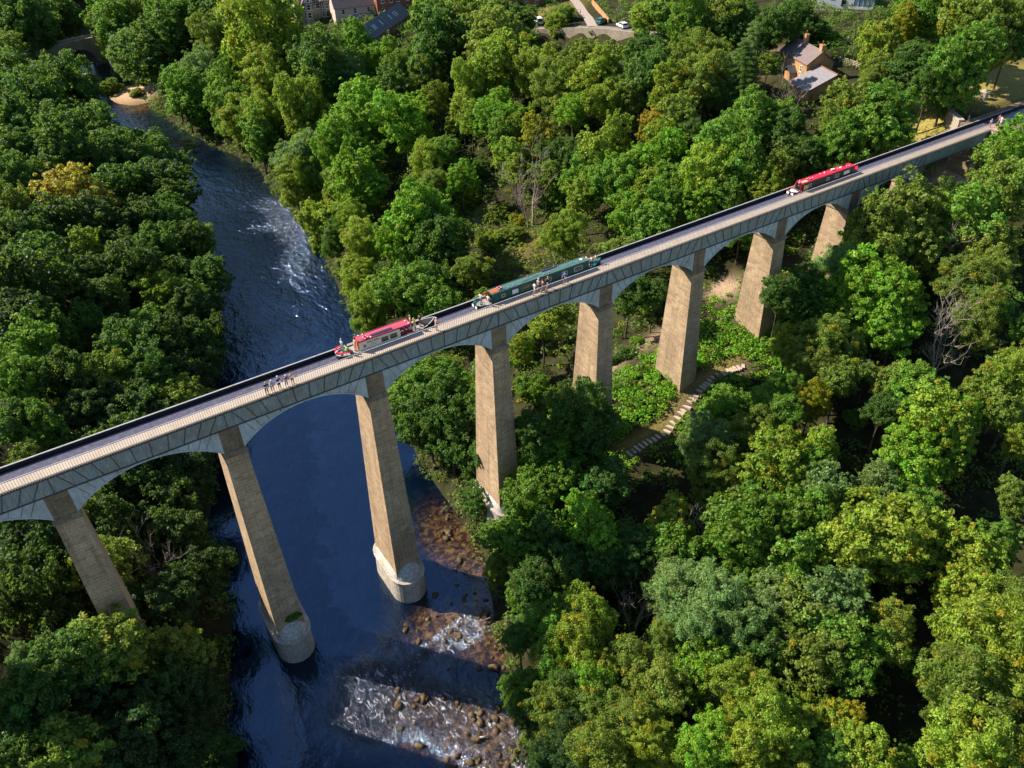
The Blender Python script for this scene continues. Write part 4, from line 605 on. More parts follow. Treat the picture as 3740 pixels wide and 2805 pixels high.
# the label: colour and form, then where it stands beside the nearest landmark
rows = {}
for q in seq:
    x, y, hc, R, k, u, v = q; best = min(MARKS, key=lambda m: math.hypot(u-m[1], v-m[2])); du, dv = u-best[1], v-best[2]
    side = ('right of' if du > 0 else 'left of') if abs(du) > abs(dv)*1.1 else ('in front of' if dv > 0 else 'behind')
    rows.setdefault((k, side, best[0]), []).append((math.hypot(du, dv), q))
LABEL = {}
for (k, side, mk), lst in rows.items():
    lst.sort(key=lambda a: a[0])
    for i, (dd, q) in enumerate(lst):
        o = '' if len(lst) == 1 else (', nearest to it' if i == 0 else (', farthest from it' if i == len(lst)-1 else ', %s nearest to it' % ('second', 'third', 'fourth', 'fifth', 'sixth', 'seventh', 'eighth', 'ninth', 'tenth', 'eleventh', 'twelfth', 'thirteenth', 'fourteenth', 'fifteenth', 'sixteenth')[i-1]))
        LABEL[q] = '%s %s %s the %s%s' % (CNAME[k[1]], FNAME[k[0]][1], side, mk, o)
for q in seq:
    x, y, hc, R, k, u, v = q; f, c = k[0], k[1]; z = float(ground(x, y)[0]); nm, _, cat = FNAME[f]
    root = tag(empty(nm, (x, y, z), random.uniform(0, 6.28)), LABEL[q], cat, {'s': 'shrubs of the valley', 'b': 'leafless trees in the wood'}.get(f, 'trees of the valley wood'))
    if f == 'b':
        o = bpy.data.objects.new('branches', BARE[len(used) % 2]); C.objects.link(o); o.parent = root; s = (hc+R)/6.2; o.scale = (s*.9, s*.9, s); used[q] = 1; continue
    cm, tm, PR = random.choice(PROTO[f]); s = R/PR*1.04
    o = bpy.data.objects.new('crown', cm); C.objects.link(o); o.parent = root; o.location = (0, 0, hc); o.scale = (s*random.uniform(.86, 1.12), s*random.uniform(.86, 1.12), s*random.uniform(.78, 1.32)); o.rotation_euler = (random.uniform(-.16, .16), random.uniform(-.16, .16), 0)
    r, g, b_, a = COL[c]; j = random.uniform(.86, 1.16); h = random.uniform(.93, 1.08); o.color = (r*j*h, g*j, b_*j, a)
    t = bpy.data.objects.new('trunk', tm); C.objects.link(t); t.parent = root; t.scale = (s, s, hc/(8.0 if f != 's' else 1.4))

# ------------------------------------------------------------------ people
def skin_mesh(name, pts, edges, mat, parent, sub=1, smooth=True, seed_root=0):
    """one continuous surface grown round a skeleton: pts = [(x,y,z,rx,ry)]"""
    me = bpy.data.meshes.new(name); me.from_pydata([p[:3] for p in pts], edges, []); o = bpy.data.objects.new(name, me); C.objects.link(o)
    md = o.modifiers.new('skin', 'SKIN'); md.use_smooth_shade = smooth; md.branch_smoothing = .3
    for i, p in enumerate(pts):
        v = me.skin_vertices[0].data[i]; v.radius = (p[3], p[4] if len(p) > 4 else p[3]); v.use_root = (i == seed_root)
    if sub: s = o.modifiers.new('sub', 'SUBSURF'); s.levels = sub; s.render_levels = sub
    dg = bpy.context.evaluated_depsgraph_get(); dg.update(); m2 = bpy.data.meshes.new_from_object(o.evaluated_get(dg)); m2.name = name
    o.modifiers.clear(); o.data = m2; m2.materials.clear(); m2.materials.append(mat); o.parent = parent
    return o
_cl = {}
def cloth(c):
    if c not in _cl: _cl[c] = paint('cloth', c, .85, .08, .1, 12)
    return _cl[c]
HAIR = {'dark': (.03, .02, .015), 'brown': (.10, .055, .03), 'blond': (.50, .36, .18), 'grey': (.45, .42, .38), 'white': (.7, .68, .64)}
def person(loc, face, pose, shirt, legs, hair, label, h=1.72, sleeves=.5, short=True, group=None, hat=None, extra=None):
    """face: heading in radians (0 = +x); local frame: +x forward, +y left"""
    root = tag(empty('person', loc, face), label, 'person', group); k = h/1.72; P = {}
    V3 = lambda *a: Vector(a)
    lean = {'stand': .0, 'walk': .05, 'lean': .38, 'sit': .05, 'tiller': .0, 'phone': .08, 'reach': .15, 'run': .12}[pose]
    hipz = .47 if pose == 'sit' else .90
    pel = V3(0, 0, hipz); up = V3(math.sin(lean), 0, math.cos(lean)); fw = V3(math.cos(lean), 0, -math.sin(lean))
    wst = pel+up*.16; ch = pel+up*.40; nk = pel+up*.56; hd = pel+up*.66+V3(.03, 0, 0); ht = hd+V3(.0, 0, .13)
    pts = [(*pel, .135, .10), (*wst, .12, .095), (*ch, .15, .10), (*nk, .055, .055), (*hd, .085, .075), (*ht, .06, .055), (*(hd+V3(.085, 0, .0)), .022, .018)]
    ed = [(0, 1), (1, 2), (2, 3), (3, 4), (4, 5), (4, 6)]
    arms, lg = {}, {}
    for s in (1, -1):
        sh = ch+V3(0, s*.17, 0)+up*.06
        if pose == 'lean': el = sh+V3(.16, s*.07, -.24); wr = el+V3(.22, -s*.12, -.02)
        elif pose == 'phone': el = sh+V3(.08, s*.06, -.26); wr = el+V3(.22, -s*.13, .12)
        elif pose == 'tiller' and s > 0: el = sh+V3(-.15, s*.12, -.22); wr = el+V3(-.22, s*.05, -.02)
        elif pose == 'reach' and s < 0: el = sh+V3(.20, s*.10, -.12); wr = el+V3(.24, s*.06, .02)
        elif pose == 'sit': el = sh+V3(.06, s*.08, -.26); wr = el+V3(.22, -s*.06, -.04)
        elif pose in ('walk', 'run'): el = sh+V3(-s*.12, s*.06, -.25); wr = el+V3(.10 if pose == 'walk' else .2, 0, -.20 if pose == 'walk' else .02)
        else: el = sh+V3(-.02, s*.07, -.27); wr = el+V3(.08, -s*.01, -.23)
        i = len(pts); d = (wr-el).normalized(); side = d.cross(V3(0, 0, 1)); side = side.normalized() if side.length > .05 else V3(0, 1, 0); pal = wr+d*.07
        pts += [(*sh, .062), (*el, .042), (*wr, .028), (*pal, .034, .018)]; ed += [(2, i), (i, i+1), (i+1, i+2), (i+2, i+3)]
        for q, (off, ln) in enumerate(((-.030, .06), (-.010, .075), (.010, .072), (.028, .055))):       # four fingers
            a = pal+side*off+d*.04; b = a+d*ln*.6+V3(0, 0, -.012); c = b+d*ln*.4+V3(0, 0, -.022); j = len(pts)
            pts += [(*a, .009), (*b, .008), (*c, .007)]; ed += [(i+3, j), (j, j+1), (j+1, j+2)]
        j = len(pts); a = wr+d*.03+side*(.042*s); pts += [(*a, .010), (*(a+d*.045+side*.012*s), .008)]; ed += [(i+3, j), (j, j+1)]
        arms[s] = (sh, el, wr)
        hp = pel+V3(0, s*.085, -.04)
        if pose == 'sit': kn = hp+V3(.42, s*.04, .02); an = kn+V3(.06, 0, -.42)
        elif pose == 'walk': kn = hp+V3(.16*s+.04, 0, -.40); an = kn+V3(.02 if s > 0 else -.26, 0, -.38 if s > 0 else -.30)
        elif pose == 'run': kn = hp+V3(.26*s+.04, 0, -.34 if s > 0 else -.40); an = kn+V3(.02 if s > 0 else -.33, 0, -.40 if s > 0 else -.16)
        else: kn = hp+V3(.02, s*.02, -.41); an = kn+V3(-.02, s*.01, -.38)
        toe = an+V3(.17, 0, -.03); i = len(pts)
        pts += [(*hp, .088), (*kn, .058), (*an, .038), (*toe, .034, .026)]; ed += [(0, i), (i, i+1), (i+1, i+2), (i+2, i+3)]
        lg[s] = (hp, kn, an)
    mn = min(p[2] for p in pts)-.03
    def fix(o): o.scale = (k, k, k); o.location = (0, 0, -mn*k)
    fix(skin_mesh('body', pts, ed, M['skin'], root))
    if shirt:
        q = [(*(pel+up*.02), .15, .115), (*wst, .137, .112), (*ch, .167, .118), (*(nk-up*.05), .085, .08)]; e = [(0, 1), (1, 2), (2, 3)]
        for s in (1, -1):
            sh, el, wr = arms[s]; j = len(q); end = sh.lerp(el, min(1, sleeves*1.6)); q += [(*sh, .08), (*end, .066)]; e += [(2, j), (j, j+1)]
            if sleeves > .7: q += [(*el.lerp(wr, .85), .045)]; e += [(j+1, j+2)]
        fix(skin_mesh('shirt', q, e, cloth(shirt), root))
    q = [(*(pel+up*.06), .142, .11), (*(pel-up*.02), .15, .118)]; e = [(0, 1)]
    for s in (1, -1):
        hp, kn, an = lg[s]; j = len(q); q += [(*hp, .104), (*hp.lerp(kn, .8 if short else 1), .088 if short else .074)]; e += [(1, j), (j, j+1)]
        if not short: q += [(*an.lerp(kn, .1), .055)]; e += [(j+1, j+2)]
    fix(skin_mesh('trousers' if not short else 'shorts', q, e, cloth(legs), root))
    b = MB(); n = 10; rings = []
    for z, r in ((-.03, .098), (.04, .112), (.10, .104), (.155, .07), (.178, .02)):
        rings.append([hd+V3(-.022+math.cos(a*2*math.pi/n)*r*(1.0 if math.cos(a*2*math.pi/n) < 0 else .82), math.sin(a*2*math.pi/n)*r*.92, z+.015+(.05 if math.cos(a*2*math.pi/n) > .3 and z < .04 else 0)) for a in range(n)])
    b.loft(rings)
    if hat: b.lathe(hd+V3(0, 0, .075), [(.17, 0), (.17, .015), (.11, .02), (.10, .1), (.03, .12)], 12)
    fix(b.build('hat' if hat else 'hair', cloth(hat or HAIR[hair]), root, True, False))
    for s in (1, -1):
        an = lg[s][2]; b = MB(); c = [an+V3(-.07, 0, -.035), an+V3(.05, 0, -.03), an+V3(.19, 0, -.04)]; b.tube(c, [.045, .05, .036], 8); fix(b.build('shoe', cloth((.12, .11, .11) if hair != 'white' else (.5, .5, .5)), root, True, False))
    if extra == 'pack':
        b = MB(); c = ch-fw*.2; b.loft([rect(0, .1, .15, -.22), rect(0, .13, .17, -.1), rect(0, .12, .16, .14), rect(0, .06, .12, .2)]); o = b.build('backpack', cloth((.05, .05, .05)), root, True, False); o.scale = (k, k, k); o.location = ((c.x)*k, 0, (c.z-mn)*k)
    return root
PZ = .30; D90 = R_(90)
g = 'people leaning on the railing'
person((20.9, -1.50, PZ), -D90, 'lean', (.03, .04, .08), (.02, .02, .03), 'blond', 'navy shirted person in black trousers leaning on the railing, leftmost of five', short=False, group=g)
person((21.5, -1.50, PZ), -D90, 'lean', (.45, .44, .46), (.10, .10, .09), 'white', 'person in pale grey long sleeves leaning on the railing, second from the left of five', sleeves=1, group=g)
person((22.24, -1.45, PZ), -D90+.5, 'phone', (.03, .08, .38), (.03, .03, .06), 'white', 'white haired person in a blue shirt and navy shorts holding up a phone', group=g)
person((23.0, -1.50, PZ), -D90+.2, 'lean', (.32, .08, .08), (.30, .42, .50), 'white', 'person in red top and pale blue trousers leaning on the railing', short=False, group=g)
person((23.68, -1.40, PZ), -D90+.35, 'phone', (.62, .48, .46), (.10, .04, .035), 'brown', 'brown haired person in pale pink top and dark red shorts at the railing', group=g)
person((40.74, -1.25, PZ), .35, 'reach', None, (.55, .40, .36), 'white', 'bare chested person in pale shorts reaching for the railing beside the maroon boat')
g = 'people walking along the towpath'
person((54.2, -1.2, PZ), .1, 'walk', (.75, .74, .80), (.72, .70, .75), 'dark', 'dark haired walker in white shirt and white shorts beside the green boat', group=g)
person((55.05, -.75, PZ), .2, 'walk', (.35, .34, .36), (.06, .06, .07), 'white', 'walker in grey top and pale cap half hidden beside the green boat', group=g)
person((55.35, -1.15, PZ), .1, 'walk', (.75, .30, .22), (.04, .035, .06), 'brown', 'walker in salmon pink top and black shorts beside the green boat', group=g)
person((56.2, -1.05, PZ), .1, 'walk', (.06, .05, .05), (.45, .35, .28), 'blond', 'walker in black top with a dark backpack beside the green boat', group=g, extra='pack')
person((58.7, -1.2, PZ), math.pi, 'walk', (.03, .10, .50), (.03, .03, .12), 'brown', 'walker in bright blue shirt and navy shorts striding beside the green boat', group=g)
g = 'people on the paving at the end of the aqueduct'
person((148.2, -1.0, .306), -2.2, 'stand', (.75, .74, .72), (.08, .08, .09), 'blond', 'child in white top at the end post of the railing', h=1.45, group=g)
person((150.55, -1.0, .306), 2.8, 'walk', (.30, .07, .08), (.07, .06, .07), 'brown', 'person in dark red top on the pink paving by the canal', group=g)
person((150.2, -1.6, .306), 2.8, 'walk', (.75, .72, .72), (.70, .70, .74), 'dark', 'person all in white on the pink paving beside the one in dark red', group=g)
person((153.0, -3.2, .306), 3.0, 'sit', (.04, .04, .06), (.05, .05, .06), 'dark', 'person in black seated low on the far end of the pink paving', group=g)
# ------------------------------------------------------------------ narrowboats
def text_mesh(s, size, name, mat, parent, loc, rot, bold=.012):
    cu = bpy.data.curves.new(name, 'FONT'); cu.body = s; cu.size = size; cu.extrude = .004; cu.offset = bold*size; cu.align_x = 'CENTER'; cu.align_y = 'CENTER'
    o = bpy.data.objects.new(name, cu); C.objects.link(o); dg = bpy.context.evaluated_depsgraph_get(); dg.update(); me = bpy.data.meshes.new_from_object(o.evaluated_get(dg)); bpy.data.objects.remove(o)
    me.materials.clear(); me.materials.append(mat); p = bpy.data.objects.new(name, me); C.objects.link(p); p.parent = parent; p.location = loc; p.rotation_euler = rot
    return p
CY = .70; ZW = -.06
def boat(x0, L, xs_, xe, label, hullm, sidem, roofm, windows, sternm, roof_to=None, rz=1.46, bowm=None):
    """stern at local x=0, bow at L; cabin from xs_ to xe (local)"""
    root = tag(empty('narrowboat', (x0, CY, ZW)), label, 'narrowboat', 'narrowboats crossing the aqueduct'); hb = .93
    def half(x):
        if x < .9: return hb*math.sqrt(max(0.02, 1-((.9-x)/.9)**2))
        if x > L-2.6: return hb*max(.05, 1-((x-L+2.6)/2.6)**2.1)
        return hb
    def gun(x): return .46+(.12 if x < 1.2 else 0)+.38*max(0, (x-L+2.6)/2.6)**1.5
    stx = [0.0, .08, .25, .5, .9, 1.5, xs_, (xs_+xe)/2, xe, L-2.6, L-2.0, L-1.4, L-.9, L-.45, L-.15, L]
    stx = sorted(set(stx)); b = MB(); rings = []
    for x in stx:
        w_ = half(x); g = gun(x); rings.append([(x, -w_*.85, -.45), (x, -w_, -.1), (x, -w_, g), (x, w_, g), (x, w_, -.1), (x, w_*.85, -.45)])
    for i in range(len(rings)-1):                 # hull sides; the top is closed by decks below
        for a in (0, 1, 3, 4, 5): c = (a+1) % 6; b.face((rings[i][a], rings[i][c], rings[i+1][c], rings[i+1][a]))
    b.face(rings[0]); b.face(rings[-1]); b.build('hull', hullm, root, False, False)
    gw = MB()
    for s in (-1, 1):
        pts = [Vector((x, s*half(x), gun(x)+.01)) for x in stx]
        for a, c in zip(pts[:-1], pts[1:]): gw.bar(a, c, .045, .05)
    gw.build('gunwale', sternm, root, False, False)
    d = MB(); 
    sx = [x for x in stx if x <= xs_+.01]
    for a, c in zip(sx[:-1], sx[1:]): d.face([(a, -half(a)+.02, .34), (c, -half(c)+.02, .34), (c, half(c)-.02, .34), (a, half(a)-.02, .34)])
    bx = [x for x in stx if x >= xe-.01 and x <= L-1.1]
    for a, c in zip(bx[:-1], bx[1:]): d.face([(a, -half(a)+.02, .16), (c, -half(c)+.02, .16), (c, half(c)-.02, .16), (a, half(a)-.02, .16)])
    d.build('deck', M['deck'], root, False, False)
    fd = MB(); fx = [x for x in stx if x >= L-1.45]
    for a, c in zip(fx[:-1], fx[1:]): fd.face([(a, -half(a)+.02, gun(a)-.03), (c, -half(c)+.02, gun(c)-.03), (c, half(c)-.02, gun(c)-.03), (a, half(a)-.02, gun(a)-.03)])
    fd.box(L-1.47, L-1.43, -half(L-1.45)+.02, half(L-1.45)-.02, .16, gun(L-1.45)-.02)
    fd.build('foredeck', bowm or sternm, root, False, False)
    cb = MB(); a0, a1 = .80, .68
    def sec(x, lift=0): return [(x, -a0, .44), (x, -a1, rz-.06), (x, -a1+.12, rz-.01), (x, 0, rz+.03), (x, a1-.12, rz-.01), (x, a1, rz-.06), (x, a0, .44)]
    r0, r1 = sec(xs_), sec(xe)
    for i in (0, 5): cb.face((r0[i], r1[i], r1[i+1], r0[i+1]))
    cb.face(r0); cb.face(r1[::-1]); cb.box(xs_, xe, -.91, -.79, .40, .445); cb.box(xs_, xe, .79, .91, .40, .445)
    cab = cb.build('cabin', sidem, root, False, False)
    rf = MB(); rt = roof_to or xe; q0, q1 = sec(xs_-.06), sec(rt+.06)
    up = lambda r, z: [(p[0], p[1]*1.04, p[2]+z) for p in r[1:6]]
    rf.solid(up(q0, .006), up(q1, .006), True, True); n_ = len(rf.f)
    rf.loft([up(q0, .006)+up(q0, .04)[::-1], up(q1, .006)+up(q1, .04)[::-1]])
    for s in (-1, 1): rf.box(xs_-.05, rt+.05, min(s*.60, s*.63), max(s*.60, s*.63), rz+.03, rz+.085)
    roof = rf.build('roof', roofm, root, False, False)
    if roof_to:
        p = MB()
        for s in (-1, 1): p.bar((roof_to-.05, s*.7, .4), (roof_to-.05, s*.66, rz-.02), .05)
        p.build('awning_post', M['white'], root, False, False)
    th = math.atan2(a0-a1, rz-.5)
    for (wx, ww, wz, wh, pane) in windows:
        for s in (-1, 1):
            f = MB(); yo = lambda z: a0-(a0-a1)*(z-.44)/(rz-.5)
            z0, z1 = wz-wh/2, wz+wh/2
            def quad(e, o): return [(wx-ww/2+e, s*(yo(z0+e)+o), z0+e), (wx+ww/2-e, s*(yo(z0+e)+o), z0+e), (wx+ww/2-e, s*(yo(z1-e)+o), z1-e), (wx-ww/2+e, s*(yo(z1-e)+o), z1-e)]
            f.solid(quad(0, -.01), quad(0, .02)); wf = f.build('window', M['white'] if pane != 'dark' else M['cream'], cab, False, False)
            g_ = MB(); g_.solid(quad(.05, .0), quad(.05, .026)); g_.build('pane', M['glass'] if pane != 'curtain' else M['white'], wf, False, False)
    return root, cab, roof, rz
def vents(root, xs_, m, rz):
    for x, y in xs_:
        b = MB(); b.lathe((x, y, rz), [(.045, 0), (.045, .06), (.10, .07), (.09, .10), (.03, .13)], 10); b.build('roof_vent', m, root, True, False)
def life_ring(x, y, z, m, label):
    b = MB(); b.ring((0, 0, .07), .24, .075); o = b.build('life_ring', [m, M['white']], None, True); o.location = (x, CY+y, ZW+z)
    nf = len(o.data.polygons); o.data.polygons.foreach_set('material_index', [1 if (i//8) % 4 == 0 else 0 for i in range(nf)]); tag(o, label, 'life ring', 'life rings on the boat roofs')
def tiller(root, col):
    b = MB(); b.tube([(-.05, 0, .45), (0, 0, .85), (.35, 0, .98), (1.15, 0, 1.02)], [.035, .035, .03, .02], 8); b.build('tiller', col, root, True, False)
    b = MB(); b.box(-.62, .02, -.03, .03, -.5, .02); b.build('rudder', M['hull'], root, False, False)
# maroon and cream day boat
r, cab, roof, rz = boat(29.4, 12.2, 2.5, 7.45, 'maroon roofed narrowboat with cream lettered cabin side and open ends', M['hull'], M['cream'], M['maroon'], [(5.55, .95, .86, .62, 'dark'), (6.6, .98, .86, .62, 'dark')], M['white'], roof_to=8.85, bowm=M['hull'])
b = MB()                                               # red bench rail round the stern deck, with its black legs
pts = [(.95, -.78, .86), (.45, -.70, .86), (.15, -.35, .86), (.08, 0, .86), (.15, .35, .86), (.45, .70, .86), (.95, .78, .86)]
for a, c in zip(pts[:-1], pts[1:]): b.bar(a, c, .2, .07)
b.mi = 1
for p in pts: b.bar((p[0], p[1], .34), (p[0], p[1], .84), .04)
b.build('stern_bench', [M['red'], M['black']], r, False, False)
b = MB(); b.box(1.35, 1.75, -.62, -.32, .35, .62); b.build('fuel_can', M['maroon'], r, False, False)
b = MB(); b.box(7.5, 8.9, -.76, -.73, .42, .85); b.box(7.5, 8.9, .73, .76, .42, .85); b.box(7.46, 7.5, -.66, .66, .2, 1.4); b.box(8.9, 8.94, -.76, .76, .16, .6); b.build('well_panel', M['deep_maroon'], r, False, False)
b = MB(); b.box(2.40, 2.46, -.50, .50, .44, 1.36); b.build('cabin_door', M['orange'], r, False, False)
b = MB(); b.box(2.6, 3.3, -.36, .36, rz+.03, rz+.08); b.build('hatch', M['maroon'], roof, False, False)
b = MB(); b.box(4.1, 6.7, -.42, -.05, rz+.07, rz+.11); o = tag(b.build('solar_panel', M['panel'], None), 'long dark solar panel lying on the maroon boat roof', 'solar panel'); o.location = (29.4, CY, ZW)
vents(roof, ((3.0, .5), (3.5, .45), (4.05, -.5), (8.6, .2), (8.7, -.45)), M['white'], rz+.02)
life_ring(32.9, -.30, rz+.06, M['red'], 'red life ring lying on the maroon boat roof')
tiller(r, M['white'])
th = math.atan2(.12, .96)
text_mesh('ANGLO WELSH', .21, 'lettering', M['deep_maroon'], cab, (4.15, -.722, 1.14), (D90-th, 0, 0), .03)
b = MB(); random.seed(3)
for row, (w_, z) in enumerate(((.62, .95), (.80, .83), (.70, .72))):
    x = 4.15-w_/2
    while x < 4.15+w_/2: k = random.uniform(.03, .08); b.bar((x, -.752-.1*(.95-z), z), (x+k, -.752-.1*(.95-z), z), .012, .03, (0, 1, 0)); x += k+.03
b.build('small_lettering', M['deep_maroon'], cab, False, False)
b = MB(); n_ = 18; c_ = Vector((3.1, -.778, .84)); a = [c_+Vector((math.cos(i*2*math.pi/n_)*.17, -.01-.12*math.sin(i*2*math.pi/n_)*-.17, math.sin(i*2*math.pi/n_)*.17)) for i in range(n_)]; b.solid([p+Vector((0, .03, 0)) for p in a], a); b.build('emblem', M['maroon'], cab, False, False)
# dark green boat
r, cab, roof, rz = boat(46.9, 18.8, 2.25, 16.35, 'long dark green narrowboat with an open orange hatch', M['hull'], M['green'], M['green_roof'], [(3.6, .5, .92, .42, 'dark'), (5.3, .85, .92, .52, 'curtain'), (8.6, .5, .92, .46, 'dark'), (10.3, .6, .92, .46, 'dark'), (12.6, .85, .92, .56, 'plain'), (14.7, 1.3, .94, .56, 'plain')], M['teal'])
b = MB(); b.box(2.27, 3.2, -.34, .34, rz+.03, rz+.075); b.build('hatch_opening', M['orange'], roof, False, False)
b = MB(); b.box(3.22, 4.1, -.40, .40, rz+.04, rz+.11); b.build('sliding_hatch', M['green_roof'], roof, False, False)
for s in (-1, 1):
    b = MB(); b.bar((2.22, s*.34, .5), (1.85, s*.52, .5), .04, .02); b.box(1.8, 2.22, s*.44-.02, s*.44+.02, .40, 1.42); b.build('stern_door', M['orange'] if s > 0 else M['black'], r, False, False)
b = MB(); b.box(9.9, 12.4, .30, .62, rz+.09, rz+.13); o = tag(b.build('solar_panel', M['panel'], None), 'narrow solar panel on the far edge of the green boat roof', 'solar panel'); o.location = (46.9, CY, ZW)
vents(roof, ((4.6, -.35), (5.4, -.2), (8.1, -.1), (9.9, -.2), (10.6, -.25), (12.2, .1), (14.4, .2), (8.0, .5), (11.9, .62)), M['deck'], rz+.02)
b = MB(); b.lathe((15.75, .1, rz+.02), [(.22, 0), (.22, .05), (.16, .09), (.03, .1)], 16); b.build('roof_light', M['white'], roof, True, False)
b = MB(); b.tube([(6.6, -.3, rz+.05), (8.2, -.1, rz+.14), (9.6, .05, rz+.05)], [.02, .02, .02], 5); b.build('boat_hook', M['deep_maroon'], roof, False, False)
life_ring(50.45, .05, rz+.10, M['red'], 'orange red life ring lying on the green boat roof')
b = MB(); th = .12
for zz, x0_, x1_ in ((1.18, 6.25, 7.6), (.62, 6.25, 7.6)): b.bar((x0_, -.80+.12*(zz-.44)-.004, zz), (x1_, -.80+.12*(zz-.44)-.004, zz), .012, .03, (0, 1, 0))
for xx in (6.25, 7.6): b.bar((xx, -.785, .62), (xx, -.714, 1.18), .012, .03)
random.seed(8)
for row, (w_, z, hgt) in enumerate(((1.0, 1.06, .10), (.7, .88, .13))):
    x = 6.92-w_/2
    while x < 6.92+w_/2: k = random.uniform(.05, .09); zz = z-.12*((x-6.92)/.5)**2; b.bar((x, -.80+.125*(zz-.44)-.004, zz-hgt/2), (x+k*.5, -.80+.125*(zz-.44)-.004, zz+hgt/2), .012, .03); x += k+.02
b.build('signwriting', M['gold_trim'], cab, False, False)
tiller(r, M['teal'])
b = MB()
for p, q in (((.95, -.78, .95), (.3, -.5, .95)), ((.3, -.5, .95), (.15, 0, .95)), ((.15, 0, .95), (.3, .5, .95)), ((.3, .5, .95), (.95, .78, .95))): b.bar(p, q, .04); b.bar(p, (p[0], p[1], .4), .03)
b.build('stern_rail', M['teal'], r, False, False)
b = MB(); b.bar((.02, -.55, .3), (.02, .55, .3), .04, .3); b.build('stern_band', M['white'], r, False, False)
# red boat
r, cab, roof, rz = boat(100.8, 15.1, 1.95, 13.4, 'bright red roofed narrowboat with dark green sides and white stern band', M['hull'], M['dark_green'], M['red'], [(3.3, .75, .92, .5, 'plain'), (7.3, .6, .92, .46, 'plain'), (9.3, .95, .92, .5, 'plain'), (11.5, 1.3, .94, .5, 'curtain')], M['red'])
b = MB(); b.box(2.0, 3.2, -.42, .10, rz+.03, rz+.07); b.build('hatch_opening', M['wood'], roof, False, False)
b = MB(); b.box(1.96, 2.9, -.82, -.785, .5, 1.2); b.build('side_panel', M['gold_trim'], cab, False, False)
vents(roof, ((4.6, .0), (6.6, .3), (7.3, .1), (7.6, .35), (9.7, .25), (10.3, .1), (11.3, .2), (12.2, .0), (12.6, -.2)), M['white'], rz+.02)
b = MB(); b.lathe((10.9, .1, rz+.02), [(.2, 0), (.2, .05), (.14, .09), (.03, .1)], 14); b.build('roof_light', M['white'], roof, True, False)
for i, (x, y) in enumerate(((9.0, .15), (9.35, .1))): 
    b = MB(); b.lathe((0, 0, 0), [(.13, 0), (.16, .26), (.12, .27)], 10); o = tag(b.build('flower_pot', M['white'], None, True), 'white tub standing on the red boat roof, %s of two' % ('left' if i == 0 else 'right'), 'tub', 'tubs on the red boat roof'); o.location = (100.8+x, CY+y, ZW+rz+.03)
b = MB()
for a, c in (((0, 0, .0), (1.2, 0, .06)), ((.1, .1, 0), (1.1, -.1, .1)), ((0, -.1, .05), (.9, .2, .05))): b.bar(a, c, .06)
b.box(.2, .8, -.1, .15, 0, .16); o = tag(b.build('bundle', M['black'], None), 'dark bundle of poles and bags on the far end of the red boat roof', 'bundle'); o.location = (112.2, CY+.4, ZW+rz+.04)
life_ring(104.6, .05, rz+.06, M['red'], 'white and red life ring lying on the red boat roof')
tiller(r, M['white'])
b = MB(); b.bar((.05, -.6, .28), (.05, .6, .28), .06, .34); b.build('stern_band', M['white'], r, False, False)
b = MB(); b.box(.5, 1.2, -.6, .6, .345, .42); b.build('stern_locker', M['white'], r, False, False)
for s in (-1, 1):
    b = MB(); b.box(1.5, 1.94, s*.5-.02, s*.5+.02, .4, 1.4); b.build('stern_door', M['red'], r, False, False)
# crews
DZ = ZW+.34; BZ = ZW+.17
g = 'people aboard the maroon boat'
person((30.35, CY+.35, DZ), .2, 'stand', (.42, .58, .66), (.30, .32, .36), 'grey', 'grey haired person in pale blue shirt steering at the maroon boat stern', group=g, short=False)
person((30.5, CY-.5, DZ+.05), .3, 'sit', (.25, .75, .06), (.15, .15, .16), 'dark', 'person in a neon green top seated on the maroon boat stern', group=g)
person((31.55, CY-.35, DZ), .3, 'reach', (.60, .36, .24), (.62, .50, .42), 'brown', 'person in tan clothes standing at the orange cabin door of the maroon boat', group=g)
person((37.5, CY-.55, BZ), 2.6, 'sit', (.03, .03, .035), (.04, .04, .05), 'dark', 'dark clothed person in the well of the maroon boat under the awning', group=g)
person((38.9, CY-.35, BZ), 2.2, 'reach', (.55, .52, .05), (.65, .66, .70), 'blond', 'person in yellow top and white shorts in the maroon boat well', group=g)
person((38.75, CY+.5, BZ), -.5, 'stand', (.66, .44, .34), (.45, .25, .2), 'blond', 'blond person in a pale top on the far side of the maroon boat well', group=g)
person((39.75, CY+.1, BZ), .2, 'stand', (.035, .035, .045), (.03, .03, .035), 'dark', 'person all in black standing nearest the maroon boat bow', group=g)
g = 'people aboard the green boat'
person((47.75, CY-.15, DZ), .1, 'tiller', (.70, .70, .74), (.10, .22, .50), 'dark', 'person in white shirt and blue shorts steering at the green boat stern', group=g)
person((48.55, CY-.45, DZ), .3, 'sit', (.72, .72, .76), (.6, .6, .65), 'brown', 'person in white seated by the cabin of the green boat', group=g)
person((63.9, CY+.55, BZ+.1), 2.9, 'sit', (.6, .35, .26), (.3, .2, .2), 'brown', 'person in a peach top at the far side of the green boat bow', group=g)
person((64.3, CY+.05, BZ+.1), 2.6, 'sit', (.68, .68, .74), (.25, .35, .5), 'brown', 'person in white shirt seated in the green boat bow', group=g)
person((64.85, CY-.1, BZ+.25), 2.6, 'sit', (.55, .34, .26), (.6, .42, .34), 'brown', 'bare limbed person in tan seated at the tip of the green boat bow', group=g)
person((102.2, CY-.25, DZ), .1, 'tiller', (.05, .04, .06), (.03, .03, .04), 'grey', 'person in dark clothes steering at the red boat stern', short=False, sleeves=1)

